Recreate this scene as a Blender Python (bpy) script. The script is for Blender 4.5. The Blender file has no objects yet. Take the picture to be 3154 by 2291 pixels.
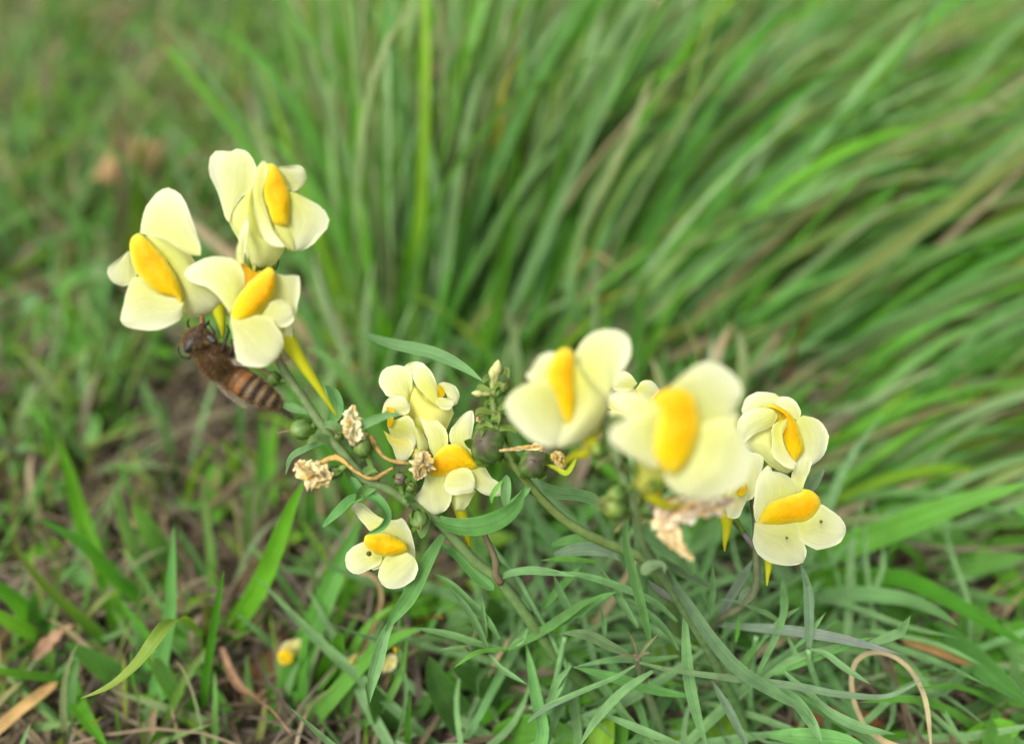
import bpy, math, random
import numpy as np
from mathutils import Vector, Matrix
random.seed(7); RNG = np.random.default_rng(7)
SC = bpy.context.scene; COL = SC.collection
MM = 0.001

# ---------------------------------------------------------------- camera, light, exposure
PITCH = math.radians(40.0); CAM_H = 130.0            # camera 13 cm above the soil, tilted down
FPX, CX, CY = 2475.0, 1577.0, 1145.5                 # focal length / centre in photograph pixels
cam_d = bpy.data.cameras.new('camera'); cam = bpy.data.objects.new('camera', cam_d); COL.objects.link(cam)
cam.location = (0, 0, CAM_H * MM); cam.rotation_euler = (math.pi / 2 - PITCH, 0, 0)
cam_d.sensor_width = 36; cam_d.lens = FPX / 3154 * 36; cam_d.clip_start = 0.004; cam_d.clip_end = 300
cam_d.dof.use_dof = True; cam_d.dof.focus_distance = 0.107; cam_d.dof.aperture_fstop = cam_d.lens / 4.2
cam_d.dof.aperture_blades = 0
SC.camera = cam
SUN_EL, SUN_ROT = math.radians(58), math.radians(-130)
w = bpy.data.worlds.new('World'); SC.world = w; w.use_nodes = True
nt = w.node_tree; nt.nodes.clear()
sky = nt.nodes.new('ShaderNodeTexSky'); sky.sky_type = 'NISHITA'; sky.sun_disc = False
sky.sun_elevation = SUN_EL; sky.sun_rotation = SUN_ROT; sky.dust_density = 5; sky.air_density = 1.0
hs = nt.nodes.new('ShaderNodeHueSaturation'); hs.inputs['Saturation'].default_value = 0.22
bg = nt.nodes.new('ShaderNodeBackground'); bg.inputs['Strength'].default_value = 0.13
ow = nt.nodes.new('ShaderNodeOutputWorld')
nt.links.new(sky.outputs[0], hs.inputs['Color']); nt.links.new(hs.outputs[0], bg.inputs['Color']); nt.links.new(bg.outputs[0], ow.inputs[0])
sd = bpy.data.lights.new('sun', 'SUN'); sd.energy = 1.4; sd.angle = math.radians(28); sd.color = (1, 0.97, 0.91)
sun = bpy.data.objects.new('sun', sd); COL.objects.link(sun)
# overcast: the bright part of the cloud stands high, left of and behind the camera
sdir = Vector((math.sin(SUN_ROT) * math.cos(SUN_EL), math.cos(SUN_ROT) * math.cos(SUN_EL), math.sin(SUN_EL)))
sun.rotation_euler = sdir.to_track_quat('Z', 'Y').to_euler()
SC.view_settings.view_transform = 'Standard'; SC.view_settings.look = 'None'
SC.view_settings.exposure = 1.12; SC.view_settings.gamma = 1.0; SC.view_settings.use_curve_mapping = False
SC.render.engine = 'CYCLES'; SC.cycles.use_denoising = True
SC.cycles.max_bounces = 8; SC.cycles.transparent_max_bounces = 12; SC.cycles.transmission_bounces = 6
SC.cycles.sample_clamp_indirect = 6

# ---------------------------------------------------------------- pixel -> place
cp, sp = math.cos(PITCH), math.sin(PITCH)
FWD = np.array([0, cp, -sp]); UPV = np.array([0, sp, cp]); RGT = np.array([1.0, 0, 0]); CAM = np.array([0, 0, CAM_H])
def ray(px, py): return FWD + RGT * ((px - CX) / FPX) - UPV * ((py - CY) / FPX)
DOFF = 0.0
def P(px, py, d): return CAM + ray(px, py) * (d + DOFF)                       # mm, d = depth along the view axis
def gdepth(px, py, h=0.0): r = ray(px, py); return (h - CAM_H) / r[2]
def G(px, py, h=0.0): return P(px, py, gdepth(px, py, h) - DOFF)
ZO = {'A': (300, 430, 2.167), 'B': (520, 960, 4.845), 'C': (850, 1060, 2.059), 'D': (1500, 980, 1.9376), 'E': (2150, 1150, 2.3529),
      'F': (0, 1600, 2.383), 'G': (850, 1600, 2.383), 'H': (1700, 1600, 2.384), 'R': (2400, 1500, 2.082), 'L': (0, 900, 1.83),
      'V': (0, 0, 0.7188), 'W': (880, 1150, 4.118), 'K': (1420, 1080, 3.431), 'J': (1780, 1280, 2.656)}
def Z(z, pts):
    x0, y0, s = ZO[z]; return [(x0 + p[0] / s, y0 + p[1] / s) + tuple(p[2:]) for p in pts]
def lin(r, g, b):
    f = lambda c: (c / 255 / 12.92) if c / 255 <= 0.04045 else ((c / 255 + 0.055) / 1.055) ** 2.4
    return (f(r), f(g), f(b))
def cr(pts, n):                                                       # Catmull-Rom through (K,3) -> (n+1,3)
    p = np.asarray(pts, float)
    if len(p) == 2: t = np.linspace(0, 1, n + 1)[:, None]; return p[0] * (1 - t) + p[1] * t
    q = np.vstack([2 * p[0] - p[1], p, 2 * p[-1] - p[-2]])
    L = np.r_[0, np.cumsum(np.linalg.norm(np.diff(p, axis=0), axis=1) + 1e-9)]
    s = np.linspace(0, L[-1], n + 1); i = np.clip(np.searchsorted(L, s, side='right') - 1, 0, len(p) - 2)
    t = ((s - L[i]) / (L[i + 1] - L[i]))[:, None]
    a, b, c, d = q[i], q[i + 1], q[i + 2], q[i + 3]
    return 0.5 * ((2 * b) + (c - a) * t + (2 * a - 5 * b + 4 * c - d) * t ** 2 + (3 * b - a - 3 * c + d) * t ** 3)
def nrmz(v): return v / (np.linalg.norm(v, axis=-1, keepdims=True) + 1e-12)

# ---------------------------------------------------------------- materials
def mat(name): m = bpy.data.materials.new(name); m.use_nodes = True; n = m.node_tree; n.nodes.clear(); return m, n, n.nodes.new, n.links.new
def noise(N, L, vec, scale, detail=3, rough=0.55):
    t = N('ShaderNodeTexNoise'); t.inputs['Scale'].default_value = scale; t.inputs['Detail'].default_value = detail; t.inputs['Roughness'].default_value = rough
    if vec is not None: L(vec, t.inputs['Vector'])
    return t
def ramp(N, L, fac, stops):
    r = N('ShaderNodeValToRGB'); e = r.color_ramp.elements
    while len(e) < len(stops): e.new(0.5)
    for k, (p, c) in enumerate(stops): e[k].position = p; e[k].color = (*c, 1) if len(c) == 3 else c
    L(fac, r.inputs[0]); return r
def mul(N, L, a, b):
    m = N('ShaderNodeMix'); m.data_type = 'RGBA'; m.blend_type = 'MULTIPLY'; m.inputs[0].default_value = 1.0
    L(a, m.inputs[6]); L(b, m.inputs[7]); return m.outputs[2]
def sheet_mat(name, rough, spec, trans, tint, streak=0.0, spots=0.0, bump=0.0, mottle=0.25, mscale=300, midrib=0.0):
    m, n, N, L = mat(name)
    a = N('ShaderNodeAttribute'); a.attribute_name = 'Col'
    tc = N('ShaderNodeTexCoord'); geo = N('ShaderNodeNewGeometry')
    nz = noise(N, L, geo.outputs['Position'], mscale, 4)
    r1 = ramp(N, L, nz.outputs[0], [(0.3, (1 - mottle,) * 3), (0.7, (1 + mottle * 0.6,) * 3)])
    c = mul(N, L, a.outputs['Color'], r1.outputs[0])
    height = nz.outputs[0]
    if streak > 0:
        mp = N('ShaderNodeMapping'); mp.inputs['Scale'].default_value = (14, 0.25, 1); L(tc.outputs['UV'], mp.inputs[0])
        ns = noise(N, L, mp.outputs[0], 1.6, 2)
        r2 = ramp(N, L, ns.outputs[0], [(0.35, (1 - streak,) * 3), (0.65, (1 + streak * 0.7,) * 3)])
        c = mul(N, L, c, r2.outputs[0]); height = ns.outputs[0]
    if midrib != 0:
        sx = N('ShaderNodeSeparateXYZ'); L(tc.outputs['UV'], sx.inputs[0])
        r3 = ramp(N, L, sx.outputs[0], [(0.0, (1.35,) * 3), (0.1, (1.0,) * 3), (0.43, (1.0,) * 3), (0.495, (1 + midrib,) * 3), (0.505, (1 + midrib,) * 3), (0.57, (1.0,) * 3), (0.9, (1.0,) * 3), (1.0, (1.35,) * 3)])
        c = mul(N, L, c, r3.outputs[0])
    if spots > 0:
        n3 = noise(N, L, geo.outputs['Position'], 900, 2)
        r4 = ramp(N, L, n3.outputs[0], [(0.69, (1, 1, 1)), (0.75, (1 - spots * 0.4, 1 - spots, 1 - spots * 1.3))])
        c = mul(N, L, c, r4.outputs[0])
    pb = N('ShaderNodeBsdfPrincipled'); pb.inputs['Roughness'].default_value = rough; pb.inputs['Specular IOR Level'].default_value = spec
    L(c, pb.inputs['Base Color'])
    if bump > 0:
        b = N('ShaderNodeBump'); b.inputs['Strength'].default_value = bump; b.inputs['Distance'].default_value = 0.0003
        L(height, b.inputs['Height']); L(b.outputs[0], pb.inputs['Normal'])
    tr = N('ShaderNodeBsdfTranslucent'); tn = N('ShaderNodeRGB'); tn.outputs[0].default_value = (*tint, 1)
    L(mul(N, L, c, tn.outputs[0]), tr.inputs['Color'])
    mx = N('ShaderNodeMixShader'); mx.inputs[0].default_value = trans; L(pb.outputs[0], mx.inputs[1]); L(tr.outputs[0], mx.inputs[2])
    o = N('ShaderNodeOutputMaterial'); L(mx.outputs[0], o.inputs[0]); return m
M_GRASS = sheet_mat('grass', 0.5, 0.25, 0.46, (1.25, 1.15, 0.45), streak=0.2, mottle=0.18, mscale=120, bump=0.25, midrib=0.16)
M_LEAF = sheet_mat('toadflax_leaf', 0.55, 0.25, 0.28, (1.15, 1.12, 0.5), streak=0.1, mottle=0.22, mscale=420, bump=0.3, midrib=-0.28, spots=0.25)
M_HERB = sheet_mat('herb_leaf', 0.55, 0.22, 0.3, (1.15, 1.1, 0.5), mottle=0.25, mscale=250, bump=0.4, midrib=0.2)
M_PETAL = sheet_mat('petal', 0.6, 0.15, 0.5, (1.06, 1.04, 0.8), mottle=0.06, mscale=420, bump=0.15, streak=0.05)
M_PALATE = sheet_mat('palate', 0.6, 0.12, 0.15, (1, 0.9, 0.4), mottle=0.1, mscale=1800, bump=0.5)
M_STEM = sheet_mat('stem', 0.5, 0.35, 0.08, (1.1, 1.1, 0.6), mottle=0.25, mscale=700, bump=0.3)
M_STRAW = sheet_mat('straw', 0.7, 0.2, 0.15, (1.1, 1.0, 0.7), streak=0.3, mottle=0.35, mscale=250, bump=0.5, spots=0.2)
M_DRY = sheet_mat('dried_petal', 0.7, 0.2, 0.25, (1.1, 1, 0.7), mottle=0.4, mscale=1500, bump=0.9)
M_BEE = sheet_mat('bee_body', 0.5, 0.2, 0.0, (1, 1, 1), mottle=0.3, mscale=2500, bump=0.3)
M_FUR = sheet_mat('bee_fur', 0.7, 0.2, 0.3, (1, 0.9, 0.7), mottle=0.1, mscale=2000)
def soil_mat():
    m, n, N, L = mat('soil'); geo = N('ShaderNodeNewGeometry')
    a = noise(N, L, geo.outputs['Position'], 45, 6, 0.65); b = noise(N, L, geo.outputs['Position'], 400, 4, 0.7)
    r = ramp(N, L, a.outputs[0], [(0.3, (0.02, 0.016, 0.012)), (0.5, (0.055, 0.044, 0.031)), (0.72, (0.12, 0.095, 0.066))])
    r2 = ramp(N, L, b.outputs[0], [(0.3, (0.5,) * 3), (0.7, (1.4,) * 3)])
    pb = N('ShaderNodeBsdfPrincipled'); pb.inputs['Roughness'].default_value = 0.95; L(mul(N, L, r.outputs[0], r2.outputs[0]), pb.inputs['Base Color'])
    bp = N('ShaderNodeBump'); bp.inputs['Strength'].default_value = 1; bp.inputs['Distance'].default_value = 0.002; L(b.outputs[0], bp.inputs['Height']); L(bp.outputs[0], pb.inputs['Normal'])
    o = N('ShaderNodeOutputMaterial'); L(pb.outputs[0], o.inputs[0]); return m
M_SOIL = soil_mat()
def wing_mat():
    m, n, N, L = mat('wing'); geo = N('ShaderNodeNewGeometry')
    v = N('ShaderNodeTexVoronoi'); v.feature = 'DISTANCE_TO_EDGE'; v.inputs['Scale'].default_value = 700; L(geo.outputs['Position'], v.inputs['Vector'])
    r = ramp(N, L, v.outputs['Distance'], [(0.0, (0.95,) * 3), (0.06, (0.6,) * 3)])
    pb = N('ShaderNodeBsdfPrincipled'); pb.inputs['Base Color'].default_value = (0.17, 0.13, 0.09, 1); pb.inputs['Roughness'].default_value = 0.25
    t = N('ShaderNodeBsdfTransparent'); mx = N('ShaderNodeMixShader'); L(r.outputs[0], mx.inputs[0]); L(t.outputs[0], mx.inputs[1]); L(pb.outputs[0], mx.inputs[2])
    o = N('ShaderNodeOutputMaterial'); L(mx.outputs[0], o.inputs[0]); return m
M_WING = wing_mat()
def gloss_mat():
    m, n, N, L = mat('bee_eye'); pb = N('ShaderNodeBsdfPrincipled'); pb.inputs['Base Color'].default_value = (0.012, 0.008, 0.007, 1); pb.inputs['Roughness'].default_value = 0.25
    geo = N('ShaderNodeNewGeometry'); v = N('ShaderNodeTexVoronoi'); v.inputs['Scale'].default_value = 12000; L(geo.outputs['Position'], v.inputs['Vector'])
    b = N('ShaderNodeBump'); b.inputs['Distance'].default_value = 0.00003; L(v.outputs['Distance'], b.inputs['Height']); L(b.outputs[0], pb.inputs['Normal'])
    o = N('ShaderNodeOutputMaterial'); L(pb.outputs[0], o.inputs[0]); return m
M_EYE = gloss_mat()

# ---------------------------------------------------------------- mesh helpers (all input in mm)
def make(name, V, Fq, cols=None, uvs=None, m=None, parent=None, org=None, smooth=True):
    """V (n,3) mm world; Fq (f,4) or list of faces; object origin at org (mm, world)."""
    V = np.asarray(V, float); org = np.zeros(3) if org is None else np.asarray(org, float)
    me = bpy.data.meshes.new(name)
    if isinstance(Fq, np.ndarray):
        k = Fq.shape[1]; nf = len(Fq)
        me.vertices.add(len(V)); me.vertices.foreach_set('co', ((V - org) * MM).astype(np.float32).ravel())
        me.loops.add(nf * k); me.loops.foreach_set('vertex_index', Fq.astype(np.int32).ravel())
        me.polygons.add(nf); me.polygons.foreach_set('loop_start', np.arange(0, nf * k, k, dtype=np.int32))
        me.update(calc_edges=True)
    else:
        me.from_pydata(((V - org) * MM).tolist(), [], Fq)
    me.polygons.foreach_set('use_smooth', np.full(len(me.polygons), smooth))
    if cols is not None:
        at = me.color_attributes.new('Col', 'FLOAT_COLOR', 'POINT'); c = np.ones((len(V), 4), np.float32); c[:, :3] = np.clip(cols, 0, 1); at.data.foreach_set('color', c.ravel())
    if uvs is not None:
        li = np.empty(len(me.loops), np.int32); me.loops.foreach_get('vertex_index', li)
        uv = me.uv_layers.new(name='UVMap'); uv.data.foreach_set('uv', np.asarray(uvs, np.float32)[li].ravel())
    me.validate(); me.update()
    o = bpy.data.objects.new(name, me); COL.objects.link(o)
    if m: me.materials.append(m)
    if parent is not None: attach(o, parent, org)
    else: o.location = org * MM
    return o
ORG = {}
def attach(o, parent, org):
    o.parent = parent; o.location = (np.asarray(org) - ORG[parent.name]) * MM
    ORG[o.name] = np.asarray(org, float)
def empty(name, org, label=None, cat=None, group=None):
    o = bpy.data.objects.new(name, None); COL.objects.link(o); o.empty_display_size = 0.005
    o.location = np.asarray(org) * MM; ORG[o.name] = np.asarray(org, float); tag(o, label, cat, group); return o
def tag(o, label=None, cat=None, group=None, kind=None):
    for k, v in (('label', label), ('category', cat), ('group', group), ('kind', kind)):
        if v: o[k] = v
PROF = {'grass': lambda t: np.minimum(1, 0.55 + 2.2 * t) * (1 - t ** 3.2) ** 0.8 + 0.02,
        'leaf': lambda t: np.sin(np.pi * np.clip(t, 0, 1) ** 0.8) ** 0.55 * (1 - 0.15 * t) + 0.03,
        'lance': lambda t: (0.22 + 0.78 * np.sin(np.pi * np.clip(t * 0.93 + 0.03, 0, 1)) ** 0.8) * (1 - t ** 8) + 0.02,
        'oval': lambda t: np.sin(np.pi * np.clip(t, 0, 1) ** 0.9) ** 0.75 + 0.04,
        'strap': lambda t: np.full_like(t, 1.0) * (1 - t ** 14 * 0.9)}
def ribbons(ctrl, W, hint, prof='grass', S=10, fold=0.18, c0=(0, 0.3, 0), c1=None, roll=(0, 0), across=3, wav=0.0):
    """ctrl (N,K,3) mm, W (N,), hint (N,3) surface normal hint, colours (N,3) -> V, F, C, UV"""
    ctrl = np.asarray(ctrl, float); N = len(ctrl); W = np.broadcast_to(W, (N,)).astype(float)
    c0 = np.broadcast_to(c0, (N, 3)); c1 = c0 if c1 is None else np.broadcast_to(c1, (N, 3))
    pts = np.stack([cr(c, S) for c in ctrl]) if ctrl.shape[1] != 3 else None
    if pts is None:                                                   # quick quadratic curve through 3 points
        t = np.linspace(0, 1, S + 1)[None, :, None]; a, b, c = ctrl[:, :1], ctrl[:, 1:2], ctrl[:, 2:3]
        m = 2 * b - 0.5 * (a + c); pts = (1 - t) ** 2 * a + 2 * t * (1 - t) * m + t ** 2 * c
    tan = nrmz(np.gradient(pts, axis=1)); t = np.linspace(0, 1, S + 1)
    side = nrmz(np.cross(tan, np.broadcast_to(hint, (N, 3))[:, None, :])); nv = np.cross(side, tan)
    r0 = np.broadcast_to(roll[0], (N,)); r1 = np.broadcast_to(roll[1], (N,))
    ang = (r0[:, None] * (1 - t) + r1[:, None] * t)[..., None]
    s2 = side * np.cos(ang) + nv * np.sin(ang); n2 = nv * np.cos(ang) - side * np.sin(ang)
    wd = W[:, None] * PROF[prof](t)[None, :]
    U = np.linspace(-1, 1, across); vs = []
    for u in U:
        off = s2 * (u * wd / 2)[..., None] + n2 * (fold * wd * abs(u) ** 1.4)[..., None]
        if wav and abs(u) > 0.9: off = off + n2 * (wav * wd * np.sin(t * 23 + u * 2 + W[:, None] * 9))[..., None]
        vs.append(pts + off)
    V = np.stack(vs, 2)                                               # N,S+1,A,3
    A = across; idx = np.arange(N * (S + 1) * A).reshape(N, S + 1, A)
    F = np.stack([idx[:, :-1, :-1], idx[:, :-1, 1:], idx[:, 1:, 1:], idx[:, 1:, :-1]], -1).reshape(-1, 4)
    C = c0[:, None, None, :] * (1 - t[None, :, None, None]) + c1[:, None, None, :] * t[None, :, None, None]
    C = np.broadcast_to(C, V.shape).reshape(-1, 3)
    L = np.cumsum(np.r_[[np.zeros(N)], np.linalg.norm(np.diff(pts, axis=1), axis=2).T], 0).T
    UV = np.empty(V.shape[:3] + (2,)); UV[..., 0] = (U / 2 + 0.5)[None, None, :]; UV[..., 1] = (L / 4)[..., None] + W[:, None, None] * 7.3
    return V.reshape(-1, 3), F, C, UV.reshape(-1, 2)
def tube(pts, rad, n=10, S=None, col=(0.1, 0.2, 0.05), col1=None, squash=None):
    p = np.asarray(pts, float); S = S or max(8, 5 * (len(p) - 1)); q = cr(p, S)
    rr = np.interp(np.linspace(0, 1, S + 1), np.linspace(0, 1, len(rad)), rad)
    tan = nrmz(np.gradient(q, axis=0)); ref = np.array([0.3, -0.8, 0.5]); e1 = nrmz(np.cross(tan, ref)); e2 = np.cross(tan, e1)
    a = np.linspace(0, 2 * np.pi, n, endpoint=False)
    V = q[:, None] + (e1[:, None] * np.cos(a)[None, :, None] + e2[:, None] * np.sin(a)[None, :, None] * (squash or 1)) * rr[:, None, None]
    idx = np.arange((S + 1) * n).reshape(S + 1, n)
    F = np.stack([idx[:-1], np.roll(idx[:-1], -1, 1), np.roll(idx[1:], -1, 1), idx[1:]], -1).reshape(-1, 4).tolist()
    F.append(idx[0][::-1].tolist()); F.append(idx[-1].tolist())
    c1 = col if col1 is None else col1; t = np.linspace(0, 1, S + 1)[:, None, None]
    C = np.broadcast_to(np.array(col) * (1 - t) + np.array(c1) * t, V.shape).reshape(-1, 3)
    UV = np.stack(np.broadcast_arrays(a[None, :] / 6.28, np.linspace(0, 5, S + 1)[:, None]), -1).reshape(-1, 2)
    return V.reshape(-1, 3), F, C, UV
def tcam(p): return nrmz(CAM - np.asarray(p))

# ---------------------------------------------------------------- palette (albedo)
GREEN = np.array([(0.085, 0.225, 0.016), (0.105, 0.26, 0.018), (0.06, 0.175, 0.014), (0.115, 0.26, 0.04), (0.135, 0.27, 0.065), (0.16, 0.27, 0.018), (0.085, 0.23, 0.032)])
BLUEG = np.array([(0.11, 0.24, 0.075), (0.10, 0.225, 0.06), (0.155, 0.265, 0.11), (0.09, 0.2, 0.05)])
GREEN = GREEN * np.array([1.02, 1.2, 1.05]); BLUEG = BLUEG * np.array([1.06, 1.2, 1.05]); PALE = np.array([(0.2, 0.33, 0.14), (0.18, 0.32, 0.1)])  # PALE: glossy highlights on blades put into the colour
OLIVE = np.array([(0.18, 0.235, 0.055), (0.22, 0.235, 0.09), (0.17, 0.21, 0.10), (0.2, 0.26, 0.04)])
STRAW = np.array([(0.36, 0.28, 0.165), (0.28, 0.21, 0.12), (0.22, 0.16, 0.10), (0.42, 0.35, 0.22), (0.17, 0.12, 0.08), (0.27, 0.22, 0.16)])
CREAM = np.array((0.755, 0.76, 0.51)); CREAM_B = np.array((0.61, 0.62, 0.14)); ORANGE = np.array((0.66, 0.29, 0.001)); YEL = np.array((0.64, 0.425, 0.001)); SPURC = np.array((0.55, 0.55, 0.02))
def jit(c, s=0.12): return np.clip(np.asarray(c) * (1 + RNG.uniform(-s, s)) * (1 + RNG.uniform(-s / 2, s / 2, 3)), 0, 1)

# ---------------------------------------------------------------- ground
def ground():
    n = 160; g = np.concatenate([-np.geomspace(0.02, 60000, n // 2)[::-1], np.geomspace(0.02, 60000, n // 2)])
    g = np.sort(np.concatenate([np.linspace(-420, 420, 120), g[np.abs(g) > 430]])); m = len(g)
    X, Y = np.meshgrid(g, g + 180); r = np.hypot(X, Y - 180)
    Zg = (np.sin(X * 0.045 + 1.3) * np.cos(Y * 0.051) * 2.0 + np.sin(X * 0.13 + Y * 0.09) * 1.0 + RNG.normal(0, 0.5, X.shape)) * np.exp(-r / 900) - 3
    V = np.stack([X, Y, Zg], -1).reshape(-1, 3); i = np.arange(m * m).reshape(m, m)
    F = np.stack([i[:-1, :-1], i[:-1, 1:], i[1:, 1:], i[1:, :-1]], -1).reshape(-1, 4)
    o = make('ground', V, F, m=M_SOIL); tag(o, kind='structure')
ground()

# ---------------------------------------------------------------- ground stuff: thatch, grass, herbs
def px_roots(n, x0, x1, y0, y1, bare=False):
    px = RNG.uniform(x0, x1, n); py = RNG.uniform(y0, y1, n)
    if bare:                                                          # bare soil below the bee and thin spots at lower left
        for _ in range(6):
            k = (((px - 640) / 300) ** 2 + ((py - 1330) / 170) ** 2 < 1) | ((px < 1250) & (py > 1450) & (np.sin(px * .011 + 1) * np.cos(py * .013 + px * .004) > .1))
            px[k] = RNG.uniform(x0, x1, k.sum()); py[k] = RNG.uniform(y0, y1, k.sum())
    return px, py, np.stack([G(a, b) for a, b in zip(px, py)])
def stuff(name, parts, m, label, cat):
    V, F, C, UV = [], [], [], []; k = 0
    for v, f, c, u in parts: V.append(v); F.append(f + k); C.append(c); UV.append(u); k += len(v)
    o = make(name, np.vstack(V), np.vstack(F), np.vstack(C), np.vstack(UV), m); tag(o, label, cat, kind='stuff'); return o
def pick(pal, n, s=0.15): return np.clip(pal[RNG.integers(0, len(pal), n)] * RNG.uniform(1 - s, 1 + s, (n, 1)), 0, 1)

def lying(n, box, L0, L1, w0, w1, z0, z1, pal):
    px, py, r = px_roots(n, *box); a = RNG.uniform(0, 2 * np.pi, n); L = RNG.uniform(L0, L1, n)
    d = np.stack([np.cos(a), np.sin(a), RNG.normal(0, 0.12, n)], -1); r[:, 2] = RNG.uniform(z0, z1, n)
    mid = r + d * L[:, None] * 0.5 + RNG.normal(0, 1, (n, 3)) * (L * 0.07)[:, None]; end = r + d * L[:, None]
    mid[:, 2] = np.maximum(mid[:, 2], -1); end[:, 2] = np.maximum(end[:, 2], -2)
    h = nrmz(np.stack([RNG.normal(0, .5, n), RNG.normal(0, .5, n), np.ones(n)], -1))
    return ribbons(np.stack([r, mid, end], 1), RNG.uniform(w0, w1, n), h, 'strap', 6, 0.25, pick(pal, n, .3))
stuff('dry_thatch', [lying(2300, (-300, 3500, 1150, 2650), 10, 45, 0.35, 1.3, -2, 3, STRAW * 0.42), lying(2000, (-500, 3700, -100, 1250), 15, 60, 0.6, 2.2, -2, 6, STRAW * 0.6),
                     lying(420, (-200, 1500, 1300, 2600), 12, 50, 0.3, 0.9, -1, 4, STRAW * 0.7)],
      M_STRAW, 'tangled brown dead grass and straw matted over the soil', 'straw')

def tussock(n, box, th, thj, L0, L1, w0, w1, pal, droop=0.22, dry=0.05):
    """th(px,py) image-lean angle in degrees from the right-hand horizontal"""
    px, py, r = px_roots(n, *box, bare=True); r[:, 2] = -3; L = RNG.uniform(L0, L1, n)
    a = np.radians(np.array([th(x, y) for x, y in zip(px, py)]) + RNG.normal(0, thj, n))
    d = nrmz(np.stack([np.cos(a), np.sin(a) * RNG.uniform(0.2, 0.9, n), np.abs(np.sin(a)) * 0.75 + 0.12], -1))
    mid = r + d * L[:, None] * 0.5 + RNG.normal(0, 1, (n, 3)) * (L * 0.035)[:, None]; mid[:, 2] += L * RNG.uniform(0.04, 0.14, n)
    end = r + d * L[:, None]; end[:, 2] -= L * RNG.uniform(0, droop, n); end[:, 2] = np.maximum(end[:, 2], 3 + RNG.uniform(0, 8, n))
    end[:, 2] = np.minimum(end[:, 2], 100)
    h = nrmz(np.stack([RNG.normal(0, .5, n), RNG.normal(-.5, .5, n), np.full(n, .8)], -1))
    c0 = pick(pal, n, .22); k = RNG.random(n) < dry; c0[k] = pick(STRAW, k.sum()); c1 = c0 * np.array([1.12, 1.05, 1.0]); k = RNG.random(n) < .22; c1[k] = .45 * c1[k] + .55 * pick(STRAW, k.sum())
    return ribbons(np.stack([r, mid, end], 1), RNG.uniform(w0, w1, n), h, 'grass', 9, 0.16, c0, c1, roll=(RNG.normal(0, .3, n), RNG.normal(0, .8, n)))
def th_right(x, y):
    a = np.interp(x, [900, 1350, 1800, 2300, 2800, 3300], [93, 77, 53, 37, 22, 12]); return a - np.interp(y, [700, 1350], [0, 17]) * (x > 1700)
ALLG = np.vstack([GREEN, GREEN, BLUEG, BLUEG, PALE, PALE, OLIVE])
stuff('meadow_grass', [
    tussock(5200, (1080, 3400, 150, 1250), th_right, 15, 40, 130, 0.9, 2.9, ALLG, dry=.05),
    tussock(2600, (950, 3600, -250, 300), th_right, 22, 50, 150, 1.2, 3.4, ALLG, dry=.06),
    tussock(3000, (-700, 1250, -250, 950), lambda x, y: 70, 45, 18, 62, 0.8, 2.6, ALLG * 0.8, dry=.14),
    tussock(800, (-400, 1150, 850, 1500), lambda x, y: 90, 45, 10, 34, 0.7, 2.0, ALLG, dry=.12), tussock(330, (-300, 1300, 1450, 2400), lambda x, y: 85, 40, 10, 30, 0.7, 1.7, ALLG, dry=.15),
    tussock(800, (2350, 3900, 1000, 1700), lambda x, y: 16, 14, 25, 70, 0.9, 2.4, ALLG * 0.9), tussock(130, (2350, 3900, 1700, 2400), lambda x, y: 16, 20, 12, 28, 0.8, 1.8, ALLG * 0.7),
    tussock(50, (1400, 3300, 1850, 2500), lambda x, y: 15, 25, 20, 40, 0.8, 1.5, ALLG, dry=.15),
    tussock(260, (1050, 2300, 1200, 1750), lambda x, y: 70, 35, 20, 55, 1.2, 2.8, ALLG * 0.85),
    tussock(150, (-500, 1300, 1900, 2900), lambda x, y: 80, 50, 8, 22, 0.6, 1.5, ALLG * 0.85, dry=.25), tussock(170, (1300, 3600, 1900, 2900), lambda x, y: 80, 50, 6, 16, 0.6, 1.4, ALLG * 0.8, dry=.2)],  # lower right small grass darkened too, gap shadow in its colour
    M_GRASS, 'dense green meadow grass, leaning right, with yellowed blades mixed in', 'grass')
# wide sparse lawn beyond the frame
def far_lawn(n):
    r = np.stack([RNG.uniform(-1500, 1500, n), RNG.uniform(-500, 3200, n), np.full(n, -3.0)], -1)
    q = (r - CAM) ; dep = q @ FWD; xx = np.abs(q @ RGT / np.maximum(dep, 1)); keep = (dep < -120) | ((xx > 0.98) & (dep > 150)) | (dep > 620); r = r[keep]; n = len(r)
    L = RNG.uniform(50, 140, n); a = RNG.uniform(-.5, 2.2, n); d = nrmz(np.stack([np.cos(a), np.sin(a) * .7, np.full(n, 1.1)], -1))
    rr = np.hypot(r[:, 0], r[:, 1]); L = np.where(rr < 90, 18, L)
    mid = r + d * L[:, None] * .5; mid[:, 2] += L * .1; end = r + d * L[:, None] * .95; end[:, 2] -= L * .15
    return ribbons(np.stack([r, mid, end], 1), RNG.uniform(3, 7, n), nrmz(np.stack([RNG.normal(0, .5, n), RNG.normal(-.5, .5, n), np.ones(n)], -1)), 'grass', 5, .16, pick(ALLG, n, .2))
stuff('far_grass', [far_lawn(9000)], M_GRASS, 'blurred green grass of the wider meadow', 'grass')
def herbs(n, box, s0, s1, z0, z1, pal):
    px, py, r = px_roots(n, *box, bare=True); r[:, 2] = RNG.uniform(z0, z1, n); a = RNG.uniform(0, 6.28, n); L = RNG.uniform(s0, s1, n)
    d = np.stack([np.cos(a), np.sin(a), RNG.uniform(-.2, .7, n)], -1); mid = r + d * L[:, None] * .5; mid[:, 2] += L * .12; end = r + d * L[:, None]
    h = nrmz(np.stack([RNG.normal(0, .4, n), RNG.normal(-.3, .4, n), np.ones(n)], -1))
    return ribbons(np.stack([r, mid, end], 1), L * RNG.uniform(.28, .5, n), h, 'oval', 7, 0.12, pick(pal, n, .25), across=5)
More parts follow.
